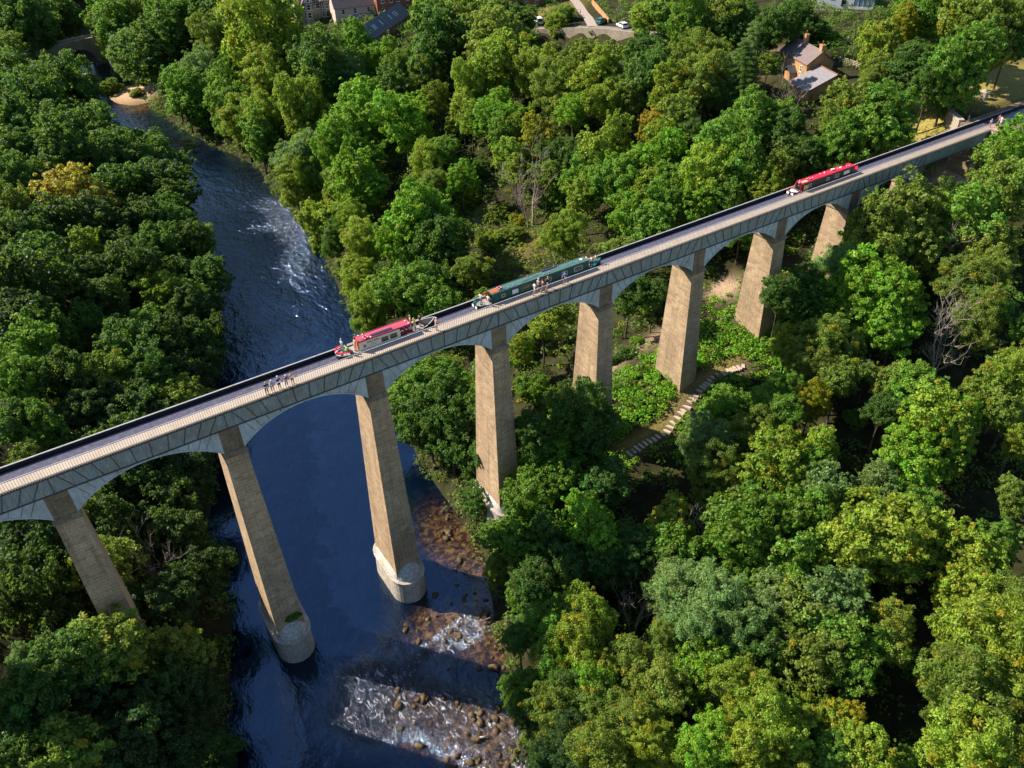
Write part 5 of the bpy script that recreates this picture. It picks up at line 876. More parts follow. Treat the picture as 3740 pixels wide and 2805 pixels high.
# ------------------------------------------------------------------ buildings
def house(name, loc, ang, W, Dp, eh, rh, wall, roof, label, cat='house', z_sink=3, over=.3, eaves_only=False):
    """local frame: facade along x at y = 0 facing -y, depth +y"""
    root = tag(empty(name, loc, ang), label, cat); h = W/2
    b = MB(); b.box(-h, h, 0, Dp, -z_sink, eh)
    for x in (-h, h): b.solid([(x, 0, eh-.001), (x, Dp, eh-.001), (x, Dp/2, rh)], [(x*(1-.3/h), 0, eh-.001), (x*(1-.3/h), Dp, eh-.001), (x*(1-.3/h), Dp/2, rh)])
    b.build('wall', wall, root, False, False)
    b = MB(); sl = (rh-eh)/(Dp/2)
    for y0, s in ((-over, 1), (Dp+over, -1)):
        a = [(-h-over, y0, eh-over*sl+.04), (h+over, y0, eh-over*sl+.04), (h+over, Dp/2, rh+.04), (-h-over, Dp/2, rh+.04)]
        b.solid(a, [(p[0], p[1], p[2]+.14) for p in a])
    rf = b.build('roof', roof, root, False, False)
    return root, rf
def window(root, x, z, w_, h_, y=0, frame='white', ny=-1, bars=True):
    b = MB(); d = .05*ny
    for a in ((x-w_/2, x-w_/2+.09, z, z+h_), (x+w_/2-.09, x+w_/2, z, z+h_), (x-w_/2, x+w_/2, z, z+.1), (x-w_/2, x+w_/2, z+h_-.09, z+h_)): b.box(a[0], a[1], min(y-.02*ny, y+d*1.6), max(y-.02*ny, y+d*1.6), a[2], a[3])
    if bars: b.box(x-w_/2, x+w_/2, min(y, y+d*1.3), max(y, y+d*1.3), z+h_/2-.04, z+h_/2+.04)
    b.box(x-w_/2-.1, x+w_/2+.1, min(y, y+d*2.6), max(y, y+d*2.6), z-.12, z)
    f = b.build('window', M[frame], root, False, False)
    b = MB(); b.box(x-w_/2+.03, x+w_/2-.03, min(y-.01*ny, y+d*.6), max(y-.01*ny, y+d*.6), z+.03, z+h_-.03); b.build('pane', M['glass'], f, False, False)
def chimney(rf, x, y, z0, z1, w_, mat, pots=1):
    b = MB(); b.box(x-w_, x+w_, y-w_*.7, y+w_*.7, z0, z1); b.box(x-w_-.06, x+w_+.06, y-w_*.7-.06, y+w_*.7+.06, z1, z1+.15); o = b.build('chimney', mat, rf, False, False)
    for i in range(pots): c = MB(); c.lathe((x+(i-(pots-1)/2)*.45, y, z1+.15), [(.14, 0), (.12, .5), (.15, .55), (.13, .7)], 8); c.build('chimney_pot', M['brick'], rf, True, False)
def skylight(rf, x, y, W, Dp, eh, rh, w_=.8, l_=1.1, mat='sky_glass'):
    sl = (rh-eh)/(Dp/2); z = lambda yy: eh+yy*sl+.18
    b = MB(); a = [(x-w_/2, y, z(y)), (x+w_/2, y, z(y)), (x+w_/2, y+l_, z(y+l_)), (x-w_/2, y+l_, z(y+l_))]; b.solid(a, [(p[0], p[1], p[2]+.08) for p in a]); b.build('skylight', M[mat], rf, False, False)
# bay fronted stone house with half timbered gables
r, rf = house('bay_house', (111.4, 209.7, -15.2), -.2, 15.0, 9.0, 5.7, 10.2, M['grey_stone'], M['slate'], 'grey stone house with twin bay windows and half timbered gables')
for bx in (-3.2, 2.9):
    b = MB(); q = [(bx-1.7, 0), (bx-1.1, -1.1), (bx+1.1, -1.1), (bx+1.7, 0)]; b.solid([(x, y+.05, -2) for x, y in q], [(x, y+.05, 5.4) for x, y in q]); b.build('bay', M['grey_stone'], r, False, False)
    for zz in (.8, 3.3): window(r, bx, zz, 1.2, 1.75, -1.05); window(r, bx+1.45, zz, .6, 1.75, -.6); window(r, bx-1.45, zz, .6, 1.75, -.6)
    b = MB(); b.solid([(bx-2.1, -1.2, 5.4), (bx+2.1, -1.2, 5.4), (bx, -1.2, 8.6)], [(bx-2.1, 3.0, 5.4), (bx+2.1, 3.0, 5.4), (bx, 3.0, 8.6)]); b.build('gable', M['white'], r, False, False)
    b = MB()
    for x, w2, z1 in ((-1.4, .14, 6.4), (-.9, .14, 7.1), (-.3, .14, 8.0), (.3, .14, 8.0), (.9, .14, 7.1), (1.4, .14, 6.4)): b.box(bx+x-w2/2, bx+x+w2/2, -1.27, -1.21, 5.4, z1)
    for z1, w2 in ((5.5, 2.0), (7.0, 1.0)): b.box(bx-w2, bx+w2, -1.28, -1.20, z1-.09, z1+.09)
    for s in (-1, 1): b.bar((bx+s*2.25, -1.28, 5.2), (bx, -1.28, 8.75), .22, .1, (0, 1, 0))
    b.build('timber_frame', M['dark_green'], r, False, False); window(r, bx, 5.7, .95, 1.2, -1.22)
    b = MB()
    for s in (-1, 1):
        a = [(bx, -1.45, 8.75), (bx+s*2.45, -1.45, 5.02), (bx+s*2.45, 3.2, 5.02), (bx, 3.2, 8.75)]; b.solid(a, [(p[0], p[1], p[2]+.13) for p in a])
    b.build('gable_roof', M['slate'], rf, False, False)
window(r, 0, 3.4, 1.4, 1.6); window(r, 5.9, 3.4, .8, 1.5)
chimney(rf, -6.8, 4.5, 8.5, 12, .7, M['brick'], 3); chimney(rf, 6.8, 4.5, 8.5, 12, .7, M['brick'], 3)
# pale rendered house with three skylights
r, rf = house('rendered_house', (118.9, 195.0, -14.7), -.2, 14.2, 8.5, 5.0, 9.4, M['render'], M['slate'], 'pale pinkish rendered house with slate roof and skylights')
for x in (-4.4, -.5, 4.0): window(r, x, 2.9, 1.1, 1.6)
for x in (-4.6, -.2): skylight(rf, x, 2.0, 14.2, 8.5, 5.0, 9.4, 1.3, 1.6)
b = MB(); a = [(-1.6, -2.4, 1.4), (6.6, -2.4, 1.4), (6.6, -.02, 2.5), (-1.6, -.02, 2.5)]; b.solid(a, [(p[0], p[1], p[2]+.15) for p in a]); b.build('lean_to_roof', M['pale_slate'], rf, False, False)
b = MB(); b.box(-1.5, 6.5, -2.3, -.03, -3, 1.4); b.build('lean_to', M['render'], r, False, False)
chimney(rf, 6.7, 0.2, 2, 5.7, .5, M['grey_stone'], 1)
# red brick house behind
r, rf = house('brick_house', (130.5, 190.0, -13), -.2, 12, 8, 6.5, 10.5, M['brick'], M['dark_slate'], 'red brick house behind the long slate outbuilding')
for x in (-4, -1.2, 1.2, 4.4):
    for zz in (.9, 3.9): window(r, x, zz, 1.1, 1.5)
chimney(rf, 5.2, 4, 9, 12, .6, M['brick'], 2)
# long dark slate outbuilding
dx, dy = 128.3-104.2, 182.5-161; L = math.hypot(dx, dy); an = math.atan2(dy, dx)
r, rf = house('outbuilding', (116.2+2.2, 171.8-3.0, -13.5), an, L, 7.0, 2.6, 5.6, M['brick'], M['dark_slate'], 'long red brick outbuilding with dark slate roof and roof lights', 'outbuilding')
for x in (-9, -7.8, -3, 4, 7.4, 9): skylight(rf, x, 1.1, L, 7, 2.6, 5.6, .6, 1.3)
for x in (-10, -4, 2, 8): window(r, x, .6, 1.2, 1.3)
b = MB(); b.box(-1.1, -.7, -.35, 3.5, 2.4, 2.62); a = [(-1.0, -.35, 2.5), (-.75, -.35, 2.5), (-.75, 3.5, 5.85), (-1.0, 3.5, 5.85)]; b.solid(a, [(p[0], p[1], p[2]+.2) for p in a]); b.build('parapet', M['concrete'], rf, False, False)
# brick cottage with a white door beyond the road
r, rf = house('garden_cottage', (160.5, 153.5, -8.9), -.35, 14, 7, 4.8, 7.6, M['brick'], M['slate'], 'red brick cottage with a white door beyond the road')
b = MB(); b.box(-5.6, -4.6, -.08, -.005, 0, 2.1); b.build('door', M['white'], r, False, False)
for x in (-2.2, 1.0, 4.6): window(r, x, .9, 1.1, 1.2); window(r, x, 3.2, 1.0, 1.1)
chimney(rf, 6.2, 3.5, 7, 9.4, .5, M['brick'], 2)
# stone cottage by the canal basin
ca = math.atan2(-.936, -.353); cxy = (151.6+.353*5.6, 40.8+.936*5.6)
r, rf = house('stone_cottage', (*cxy, -3.9), ca, 11.2, 5.9, 4.6, 6.9, M['gold'], M['slate'], 'golden stone cottage with purple slate roof and two chimneys')
for x in (-1.2, 3.4): window(r, x, 2.6, .8, 1.15)
window(r, -3.8, .8, .9, 1.1); window(r, 3.6, .7, .9, 1.1)
chimney(rf, -1.6, 2.95, 6.3, 8.5, .55, M['gold'], 1); chimney(rf, 5.1, 2.95, 6.3, 8.0, .55, M['gold'], 1)
b = MB(); b.box(-.2, 1.9, -1.5, -.02, -1, 2.0); b.build('porch', M['gold'], r, False, False)
b = MB()
for s in (-1, 1):
    a = [(.85, -1.8, 3.1), (.85+s*1.35, -1.8, 1.95), (.85+s*1.35, -.02, 1.95), (.85, -.02, 3.1)]; b.solid(a, [(p[0], p[1], p[2]+.1) for p in a])
b.build('porch_roof', M['dark_slate'], r, False, False)
b = MB(); b.box(5.62, 12.5, -3.2, 4.0, -3, 1.5); b.solid([(5.62, -3.2, 1.5), (5.62, 4.0, 1.5), (5.62, 2.6, 4.1)], [(12.5, -3.2, 1.5), (12.5, 4.0, 1.5), (12.5, 2.6, 4.1)]); b.build('wing', M['gold'], r, False, False)
b = MB()
for y0, z0 in ((-3.6, 1.40), (4.5, 1.0)):
    a = [(5.60, y0, z0), (12.9, y0, z0), (12.9, 2.6, 4.2), (5.60, 2.6, 4.2)]; b.solid(a, [(p[0], p[1], p[2]+.13) for p in a])
b.build('wing_roof', M['pale_slate'], r, False, False)
b = MB(); b.bar((5.62, 2.6, 4.38), (12.9, 2.6, 4.38), .22, .14); b.build('ridge_tiles', M['brick'], r, False, False)
# white house with a conservatory
r, rf = house('white_house', (199.5, 72.6, -.6), -1.0, 9, 9, 5.2, 8.6, M['white'], M['dark_slate'], 'white rendered house with glazed conservatory at the top right')
window(r, -1.6, 2.6, 1.1, 1.5, 0, 'black'); window(r, 2.0, .8, 1.1, 1.3, 0, 'black')
b = MB(); b.box(4.52, 9.5, -.6, 4.0, -2, .8); b.build('conservatory_base', M['white'], r, False, False)
b = MB()
for x in (4.6, 5.8, 7.0, 8.2, 9.42): b.box(x-.07, x+.07, -.58, -.44, .8, 2.7)
b.box(4.55, 9.5, -.6, -.42, 2.7, 2.85); b.bar((4.55, -.6, 2.85), (4.55, 3, 4.4), .12); b.bar((9.5, -.6, 2.85), (9.5, 3, 4.4), .12)
for x in (5.8, 7.0, 8.2): b.bar((x, -.6, 2.88), (x, 3, 4.42), .1)
b.build('conservatory_frame', M['black'], r, False, False)
b = MB(); b.box(4.6, 9.4, -.5, -.47, .8, 2.7); a = [(4.6, -.6, 2.82), (9.45, -.6, 2.82), (9.45, 3, 4.36), (4.6, 3, 4.36)]; b.solid(a, [(p[0], p[1], p[2]+.03) for p in a]); b.build('conservatory_glass', M['sky_glass'], r, False, False)
b = MB(); b.box(-7, 11, -3.4, -3.0, -3, .2); o = b.build('garden_wall', M['rubble'], None, False); o.location = (199.5, 72.6, -.6); o.rotation_euler = (0, 0, -1.0); tag(o, 'low stone terrace wall in front of the white house', 'wall')
# ------------------------------------------------------------------ roads and walls
def strip(name, pts, w_, mat, lift, kind='structure', step=1.5):
    P = []
    for a, c in zip(pts[:-1], pts[1:]):
        k = max(1, int(math.hypot(c[0]-a[0], c[1]-a[1])/step)); P += [(a[0]+(c[0]-a[0])*i/k, a[1]+(c[1]-a[1])*i/k) for i in range(k)]
    P.append(pts[-1]); b = MB(); rows_ = []
    for i, p in enumerate(P):
        a = P[max(0, i-1)]; c = P[min(len(P)-1, i+1)]; dx, dy = c[0]-a[0], c[1]-a[1]; l = math.hypot(dx, dy); nx, ny = -dy/l*w_/2, dx/l*w_/2
        z = float(ground(*p)[0])+lift; rows_.append(((p[0]+nx, p[1]+ny, z), (p[0]-nx, p[1]-ny, z)))
    for q, s in zip(rows_[:-1], rows_[1:]): b.face((q[0], q[1], s[1], s[0]))
    o = b.build(name, mat); o['kind'] = kind; return o, rows_
strip('road', ROADP, 6.4, M['road'], .16); strip('lane', LANE, 4.2, M['concrete'], .12)
o, rows_ = strip('pavement', [(p[0]-2.6, p[1]-1.0) for p in ROADP], .9, M['concrete'], .28)
b = MB()
for q, s in zip(rows_[:-1], rows_[1:]):
    a, c = q[1], s[1]; a = (a[0]-.1, a[1]-.1, a[2]); c = (c[0]-.1, c[1]-.1, c[2])
    b.solid([(a[0], a[1], a[2]-4.0), (a[0]-.5, a[1]-.1, a[2]-4.0), (a[0]-.5, a[1]-.1, a[2]+.75), (a[0], a[1], a[2]+.75)], [(c[0], c[1], c[2]-4.0), (c[0]-.5, c[1]-.1, c[2]-4.0), (c[0]-.5, c[1]-.1, c[2]+.75), (c[0], c[1], c[2]+.75)])
tag(b.build('retaining_wall', M['rubble']), 'pinkish rubble retaining wall below the bare stretch of road', 'wall')
b = MB(); lw = [(160.3, 116.5), (166.2, 127), (172, 139), (175.5, 147)]
for a, c in zip(lw[:-1], lw[1:]):
    za_, zc = float(ground(*a)[0]), float(ground(*c)[0]); b.solid([(a[0], a[1], za_-1), (a[0]+.5, a[1], za_-1), (a[0]+.5, a[1], za_+1.2), (a[0], a[1], za_+1.2)], [(c[0], c[1], zc-1), (c[0]+.5, c[1], zc-1), (c[0]+.5, c[1], zc+1.2), (c[0], c[1], zc+1.2)])
tag(b.build('lane_wall', M['gold']), 'sunlit golden stone wall along the lane climbing from the road', 'wall')
# wing wall beside the canal, with pillars and railings
def wall_run(pts, t, zb, zt, name, mat, label, cop=True):
    root = tag(empty(name, (*pts[0], zb)), label, 'wall'); b = MB(); c_ = MB()
    for i, (a, c) in enumerate(zip(pts[:-1], pts[1:])):
        d = Vector((c[0]-a[0], c[1]-a[1], 0)).normalized(); n_ = Vector((-d.y, d.x, 0))*t/2; z0, z1 = (zt[i], zt[i+1]) if isinstance(zt, (list, tuple)) else (zt, zt)
        A, B_ = Vector((a[0], a[1], 0)), Vector((c[0], c[1], 0)); q = lambda P, z, k: [P-n_*k+Vector((0, 0, zb)), P+n_*k+Vector((0, 0, zb)), P+n_*k+Vector((0, 0, z)), P-n_*k+Vector((0, 0, z))]
        b.solid(q(A, z0, 1), q(B_, z1, 1))
        u = lambda P, z: [P-n_*1.25+Vector((0, 0, z+.01)), P+n_*1.25+Vector((0, 0, z+.01)), P+n_*1.25+Vector((0, 0, z+.2)), P-n_*1.25+Vector((0, 0, z+.2))]
        c_.solid(u(A, z0), u(B_, z1))
    b.build('wall_body', mat, root); c_.build('coping', M['cutwater'], root); return root
wall_run([(147.6, 3.7), (148.6, 5.2), (149.9, 7.0), (151.8, 8.8), (154.6, 10.4)], .8, -7, [.15, .3, .3, .25, .35], 'wing_wall', M['rubble'], 'curved pale stone wing wall beyond the canal end')
wall_run([(154.8, 11.4), (153.4, 14.5), (151.6, 18.5)], .7, -6, [.2, -.6, -1.6], 'field_wall', M['rubble'], 'stone field wall running back from the wing wall into the trees')
for i, (x, y) in enumerate(((155.2, 10.7), (161.8, 8.6))):
    b = MB(); b.box(x-.6, x+.6, y-.6, y+.6, -2, 1.1); b.box(x-.7, x+.7, y-.7, y+.7, 1.1, 1.35); b.loft([rect(x, .6, .6, 1.351, y), rect(x, .2, .2, 1.7, y)])
    tag(b.build('stone_pillar', M['rubble']), ('squat stone pillar at the corner of the wing wall', 'squat stone pillar at the far end of the thin iron fence')[i], 'pillar')
b = MB()
for i in range(22):
    q = i/21; b.bar((155.9+5.2*q, 10.5-1.7*q, -.3), (155.9+5.2*q, 10.5-1.7*q, 1.15), .035, .035)
b.bar((155.9, 10.5, 1.15), (161.1, 8.8, 1.15), .05); tag(b.build('iron_fence', M['rail']), 'thin iron bar fence between the two stone pillars', 'fence')
b = MB(); pts = [(147.5, 2.4, 1.1), (148.2, 3.0, 1.1), (149.6, 3.6, 1.05), (151.2, 4.6, 1.0), (152.3, 6.2, .95), (152.6, 8.2, .9)]
b.tube(pts, [.035]*6, 6); b.tube([(p[0], p[1], p[2]-.5) for p in pts], [.025]*6, 6)
for p in pts: b.bar(p, (p[0], p[1], -.3), .045)
tag(b.build('curved_railing', M['rail']), 'curved iron railing on the grass bank beyond the canal', 'railing')
b = MB()
for i in range(9):
    q = i/8; p = (163.6-1.2*q+.3*math.sin(q*3), 42-7.5*q); z = float(ground(*p)[0]); b.bar((*p, z-.3), (*p, z+1.2), .12)
    if i:
        for hh in (.45, .8, 1.12): b.bar((pp[0], pp[1], pz+hh), (p[0], p[1], z+hh), .04, .11)
    pp, pz = p, z
tag(b.build('post_fence', M['wood']), 'pale post and rail fence behind the stone cottage', 'fence')
# path of wooden steps under the aqueduct
st = tag(empty('path_steps', (78, -5.2, float(ground(78, -5.2)[0]))), 'curving flight of pale wooden steps in the path below the piers', 'steps')
full = []
for a, c in zip(STEPS[:-1], STEPS[1:]):
    k = max(1, round(math.hypot(c[0]-a[0], c[1]-a[1])/.72)); full += [(a[0]+(c[0]-a[0])*i/k, a[1]+(c[1]-a[1])*i/k) for i in range(k)]
for i, p in enumerate(full[:-1]):
    q = full[i+1]; d = Vector((q[0]-p[0], q[1]-p[1], 0)).normalized(); n_ = Vector((-d.y, d.x, 0)); z = float(ground(*p)[0])+.12; c = Vector((p[0], p[1], z)); random.seed(i); w_ = random.uniform(.5, .68)
    b = MB(); b.solid([c-d*.22-n_*w_+Vector((0, 0, -.4)), c+d*.24-n_*w_+Vector((0, 0, -.4)), c+d*.24+n_*w_+Vector((0, 0, -.4)), c-d*.22+n_*w_+Vector((0, 0, -.4))], [c-d*.22-n_*w_, c+d*.24-n_*w_, c+d*.24+n_*w_, c-d*.22+n_*w_]); b.build('step', M['wood'], st)
# old stone road bridge over the river upstream
rb = tag(empty('road_bridge', (37, 292, -36)), 'old stone road bridge with a shadowed arch far upstream', 'bridge')
A, B_ = Vector((8, 281.5, 0)), Vector((68, 303, 0)); d = (B_-A).normalized(); n_ = Vector((-d.y, d.x, 0)); L = (B_-A).length
def pt(s, off, z): p = A+d*s+n_*off; return (p.x, p.y, z)
def zt(s): return -28.9+.9*math.exp(-((s-36)/18)**2)
b = MB(); arcs = [(36.5, 7.2), (20, 5.5), (53, 5.5)]; ss = np.linspace(0, L, 97)
def zu(s):
    for c, r0 in arcs:
        if abs(s-c) < r0: return -38.6+1.05*math.sqrt(r0*r0-(s-c)**2)
    return -40
for s0, s1 in zip(ss[:-1], ss[1:]):
    b.solid([pt(s0, -2.6, zu(s0)), pt(s0, 2.6, zu(s0)), pt(s0, 2.6, zt(s0)-.9), pt(s0, -2.6, zt(s0)-.9)], [pt(s1, -2.6, zu(s1)), pt(s1, 2.6, zu(s1)), pt(s1, 2.6, zt(s1)-.9), pt(s1, -2.6, zt(s1)-.9)])
b.build('arches', M['rubble'], rb)
for o_ in (-2.75, 2.35):
    b = MB(); c_ = MB()
    for s0, s1 in zip(ss[:-1], ss[1:]):
        b.solid([pt(s0, o_, zt(s0)-1.2), pt(s0, o_+.4, zt(s0)-1.2), pt(s0, o_+.4, zt(s0)), pt(s0, o_, zt(s0))], [pt(s1, o_, zt(s1)-1.2), pt(s1, o_+.4, zt(s1)-1.2), pt(s1, o_+.4, zt(s1)), pt(s1, o_, zt(s1))])
        c_.solid([pt(s0, o_-.08, zt(s0)+.01), pt(s0, o_+.48, zt(s0)+.01), pt(s0, o_+.48, zt(s0)+.15), pt(s0, o_-.08, zt(s0)+.15)], [pt(s1, o_-.08, zt(s1)+.01), pt(s1, o_+.48, zt(s1)+.01), pt(s1, o_+.48, zt(s1)+.15), pt(s1, o_-.08, zt(s1)+.15)])
    p_ = b.build('parapet', M['rubble'], rb); c_.build('coping', M['cutwater'], p_)
b = MB()
for s0, s1 in zip(ss[:-1], ss[1:]): b.face([pt(s0, -2.3, zt(s0)-.89), pt(s1, -2.3, zt(s1)-.89), pt(s1, 2.3, zt(s1)-.89), pt(s0, 2.3, zt(s0)-.89)])
b.build('roadway', M['road'], rb)
# cars
def car(loc, ang, paintm, label, van=False):
    root = tag(empty('car', loc, ang), label, 'car'); b = MB(); W = .86
    prof = [(-2.0, .35), (-2.05, .75), (-1.95, .98), (-.9, 1.02), (1.1, .95), (1.95, .80), (2.05, .5), (1.98, .3)]
    b.loft([[(x, -W, z) for x, z in prof], [(x, W, z) for x, z in prof]]); b.build('body', paintm, root, False, False)
    g_ = MB(); cabp = [(-1.9, .99), (-1.65, 1.42), (.1, 1.45), (1.05, .97)] if not van else [(-2.0, .99), (-1.95, 1.9), (.7, 1.9), (1.3, .97)]
    g_.loft([[(x, -W*.93, z) if z < 1 else (x, -W*.78, z) for x, z in cabp], [(x, W*.93, z) if z < 1 else (x, W*.78, z) for x, z in cabp]]); g_.build('windows', M['glass'], root, False, False)
    r_ = MB(); z = cabp[1][1]; r_.box(cabp[1][0]-.05, cabp[2][0]+.05, -W*.80, W*.80, z-.03, z+.06); 
    for x0_, z0_, x1_, z1_ in ((*cabp[0], *cabp[1]), (*cabp[3], *cabp[2]), (-.55, 1.0, -.6, z)):
        for s in (-1, 1): r_.bar((x0_, s*W*.94, z0_), (x1_, s*W*.79, z1_), .09)
    r_.build('roof', paintm, root, False, False)
    for x in (-1.3, 1.3):
        for s in (-1, 1):
            w_ = MB(); n_ = 14; c = Vector((x, s*.80, .32)); r0 = [c+Vector((math.cos(a*2*math.pi/n_)*.32, -.1*s, math.sin(a*2*math.pi/n_)*.32)) for a in range(n_)]; w_.solid(r0, [p+Vector((0, .2*s, 0)) for p in r0]); wh = w_.build('wheel', M['black'], root, False, False)
            r0 = [c+Vector((math.cos(a*2*math.pi/n_)*.2, .101*s, math.sin(a*2*math.pi/n_)*.2)) for a in range(n_)]; q = MB(); q.solid(r0, [p+Vector((0, .01*s, 0)) for p in r0]); q.build('rim', M['deck'], wh, False, False)
    for s in (-1, 1): q = MB(); q.box(1.96, 2.06, s*.72-.14, s*.72+.14, .58, .72); q.build('headlight', M['sky_glass'], root, False, False)
p = A+d*19.5; car((p.x, p.y, zt(19.5)-.87), math.atan2(d.y, d.x)+math.pi, M['white'], 'white hatchback crossing the old stone road bridge')
z = float(ground(152.5, 139.9)[0]); car((152.5, 139.2, z+.05), 1.2, M['white'], 'white van parked behind shrubs left of the road', True)
car((159.2, 109.0, float(ground(159.2, 109.0)[0])+.17), 1.35, M['white'], 'white car half hidden by shrubs at the right end of the road')
car((159.8, 118.6, float(ground(159.8, 118.6)[0])+.15), .3, M['teal'], 'small teal bin modelled as a car at the corner of the road and lane')  # roadside bin given the car shape
# ------------------------------------------------------------------ river stones, driftwood, bathers
n = N('mossy_rock'); a = n.noise(2.4, 6, n.new('NewGeometry').outputs['Position']); n.col(n.ramp(a, [(.3, (.022, .016, .010)), (.5, (.07, .045, .022)), (.68, (.15, .105, .045)), (.82, (.20, .19, .05))])).rough(.8, .3); n.bump(a, .6, .1); M['rock'] = n.m
import bmesh
def rock_mesh(seed):
    bm = bmesh.new(); bmesh.ops.create_icosphere(bm, subdivisions=2, radius=1); rg = np.random.default_rng(seed); k = rg.normal(0, 1, (9, 3)); ph = rg.uniform(0, 6, 9)
    for v in bm.verts:
        f = sum(math.sin(v.co.dot(Vector(k[i]))*1.6+ph[i]) for i in range(9))*.12; v.co *= 1+f; v.co.z *= .62
    me = bpy.data.meshes.new('river_rock'); bm.to_mesh(me); bm.free(); me.materials.append(M['rock']); return me
RM = [rock_mesh(i) for i in range(4)]
random.seed(2)
for i, (x, y, s) in enumerate([(33.9, -11.2, .55), (34.2, -12.3, .6), (33.7, -13.0, .6), (38.8, -13.2, .5), (34.2, -10.1, .3), (30.1, -8.8, .5), (28.9, -23.2, .4), (27.1, -23.6, .6), (26.4, -23.9, .4), (32.2, -26.3, .6), (30.9, -27.1, .5), (27.8, -27.6, .5), (28.7, -28.8, .35), (29.8, -29.8, .4), (28.5, -22.0, .35), (24.0, -10.6, .5), (30.7, -16.0, .45), (33.4, -24, .45), (26, -20, .3), (36.2, -15.5, .4), (31.6, -29.5, .5), (29.4, -7.2, .4), (35.5, -16.8, .35)]):
    o = bpy.data.objects.new('river_rock', RM[i % 4]); C.objects.link(o); s *= random.uniform(.45, .95); o.location = (x, y, WATER-.05); o.scale = (s*random.uniform(.8, 1.5), s*random.uniform(.6, 1.1), s*.8); o.rotation_euler = (0, 0, random.uniform(0, 6)); tag(o, 'mossy brown boulder breaking the surface of the lower rapids', 'boulder', 'boulders in the lower rapids')
for i, (x, y, s) in enumerate([(63.5, 113, .8), (64.5, 116.5, .7), (61.8, 111, .6), (66, 121, .7), (64, 127, .6)]):
    o = bpy.data.objects.new('river_rock', RM[i % 4]); C.objects.link(o); o.location = (x, y, WATER+.05); o.scale = (s, s*.8, s); o.rotation_euler = (0, 0, i*1.3); tag(o, 'boulder among the white water of the upper rapids', 'boulder', 'boulders in the upper rapids')
b = MB(); b.loft([rect(0, .45, .55, -.3), rect(0, .5, .6, .3), rect(.05, .38, .42, .8)]); o = tag(b.build('square_stone', M['rock']), 'large squared brown block of stone at the edge of the rapids', 'block'); o.location = (38.6, -11.9, WATER); o.rotation_euler = (0, 0, .5)
b = MB(); b.tube([(29.0, -25.7, WATER+.12), (29.5, -26.0, WATER+.16), (30.0, -26.2, WATER+.15)], [.13, .15, .11], 8); tag(b.build('log', M['wood'], None, True), 'short pale log lying in the lower rapids', 'log')
b = MB(); b.tube([(37.6, -12.7, WATER+.5), (39.0, -12.9, WATER+.55), (40.6, -13.2, WATER+.9)], [.14, .13, .08], 8); tag(b.build('driftwood', M['bark'], None, True), 'dark driftwood trunk lodged beside the squared stone', 'driftwood')
b = MB(); zz = float(ground(84, 60)[0]); b.tube([(82.6, 62.2, zz+.3), (84.2, 60, zz+.45), (85.6, 57.2, zz+.5)], [.28, .25, .18], 8); tag(b.build('fallen_trunk', M['wood'], None, True), 'pale fallen trunk in the scrub behind the green boat', 'log')
# loose stones of the river bed that stand out of the shallows
rg = np.random.default_rng(12); n_ = 2600; x = rg.uniform(22, 46, n_); y = rg.uniform(-36, 9, n_); k = np.maximum.reduce([blob(x, y, 38, -14, 6, 7), blob(x, y, 30, -27, 7, 7), blob(x, y, 34, -10, 5, 3), .6*blob(x, y, 43, 0, 4, 8), .6*blob(x, y, 24, -19, 5, 5)]); ok = (rg.random(n_) < k*.5) & (river_dist(x, y) < .3); x, y = x[ok], y[ok]
bm = bmesh.new(); bmesh.ops.create_icosphere(bm, subdivisions=1, radius=1); V0 = np.array([v.co[:] for v in bm.verts]); F0 = np.array([[v.index for v in f.verts] for f in bm.faces]); bm.free(); m_n = len(x)
s_ = .08+.5*rg.random(m_n)**3; VV = (V0[None]*(1+rg.normal(0, .24, (m_n, len(V0), 1))))*np.stack([s_*rg.uniform(.8, 1.7, m_n), s_, s_*.6], 1)[:, None]
an_ = rg.uniform(0, 6.3, m_n); cx2, sx2 = np.cos(an_)[:, None], np.sin(an_)[:, None]; VV = np.stack([VV[:, :, 0]*cx2-VV[:, :, 1]*sx2+x[:, None], VV[:, :, 0]*sx2+VV[:, :, 1]*cx2+y[:, None], VV[:, :, 2]+WATER-.03], 2)
o = link('river_stones', np_mesh('river_stones', VV.reshape(-1, 3), (F0[None]+np.arange(m_n)[:, None, None]*len(V0)).reshape(-1, 3), M['rock'])); o['kind'] = 'stuff'
# fern growing on the cutwater of a river pier
rg = np.random.default_rng(3); q = unit(rg.normal(0, 1, (900, 3))); q[:, 2] = np.abs(q[:, 2]); P = np.array([16.75, -3.2, -31.6])+q*np.array([1.15, .6, .9])*rg.uniform(.3, 1, (900, 1)); V, F = leaves(rg, P, q+np.array([0, -.3, .4]), .34, .14, .5)
o = link('fern', np_mesh('fern', V, F, M['leaf'], None, dict(lv=rg.random(len(F)), cv=rg.random(len(F))))); o.color = (.07, .17, .02, 2); tag(o, 'green fern clump growing on top of the river pier cutwater', 'fern')
g = 'people on the gravel bar'
for x, y, f, po, sh, lg_, hr, lb in ((44.6, 252.5, 0, 'stand', None, (.10, .12, .3), 'brown', 'bare chested bather wading at the left edge of the gravel bar'), (50.2, 243.0, 1, 'sit', (.05, .05, .05), (.05, .05, .06), 'dark', 'person in black sitting on the middle of the gravel bar'), (54.4, 237.5, 2, 'sit', (.5, .45, .1), (.1, .1, .1), 'dark', 'person in a yellow top sitting at the right end of the gravel bar'), (47.6, 251, 3, 'stand', (.04, .04, .05), (.03, .03, .04), 'dark', 'person in dark clothes standing at the back of the gravel bar')):
    person((x, y, max(float(ground(x, y)[0]), WATER-.3)), f, po, sh, lg_, hr, lb, group=g)
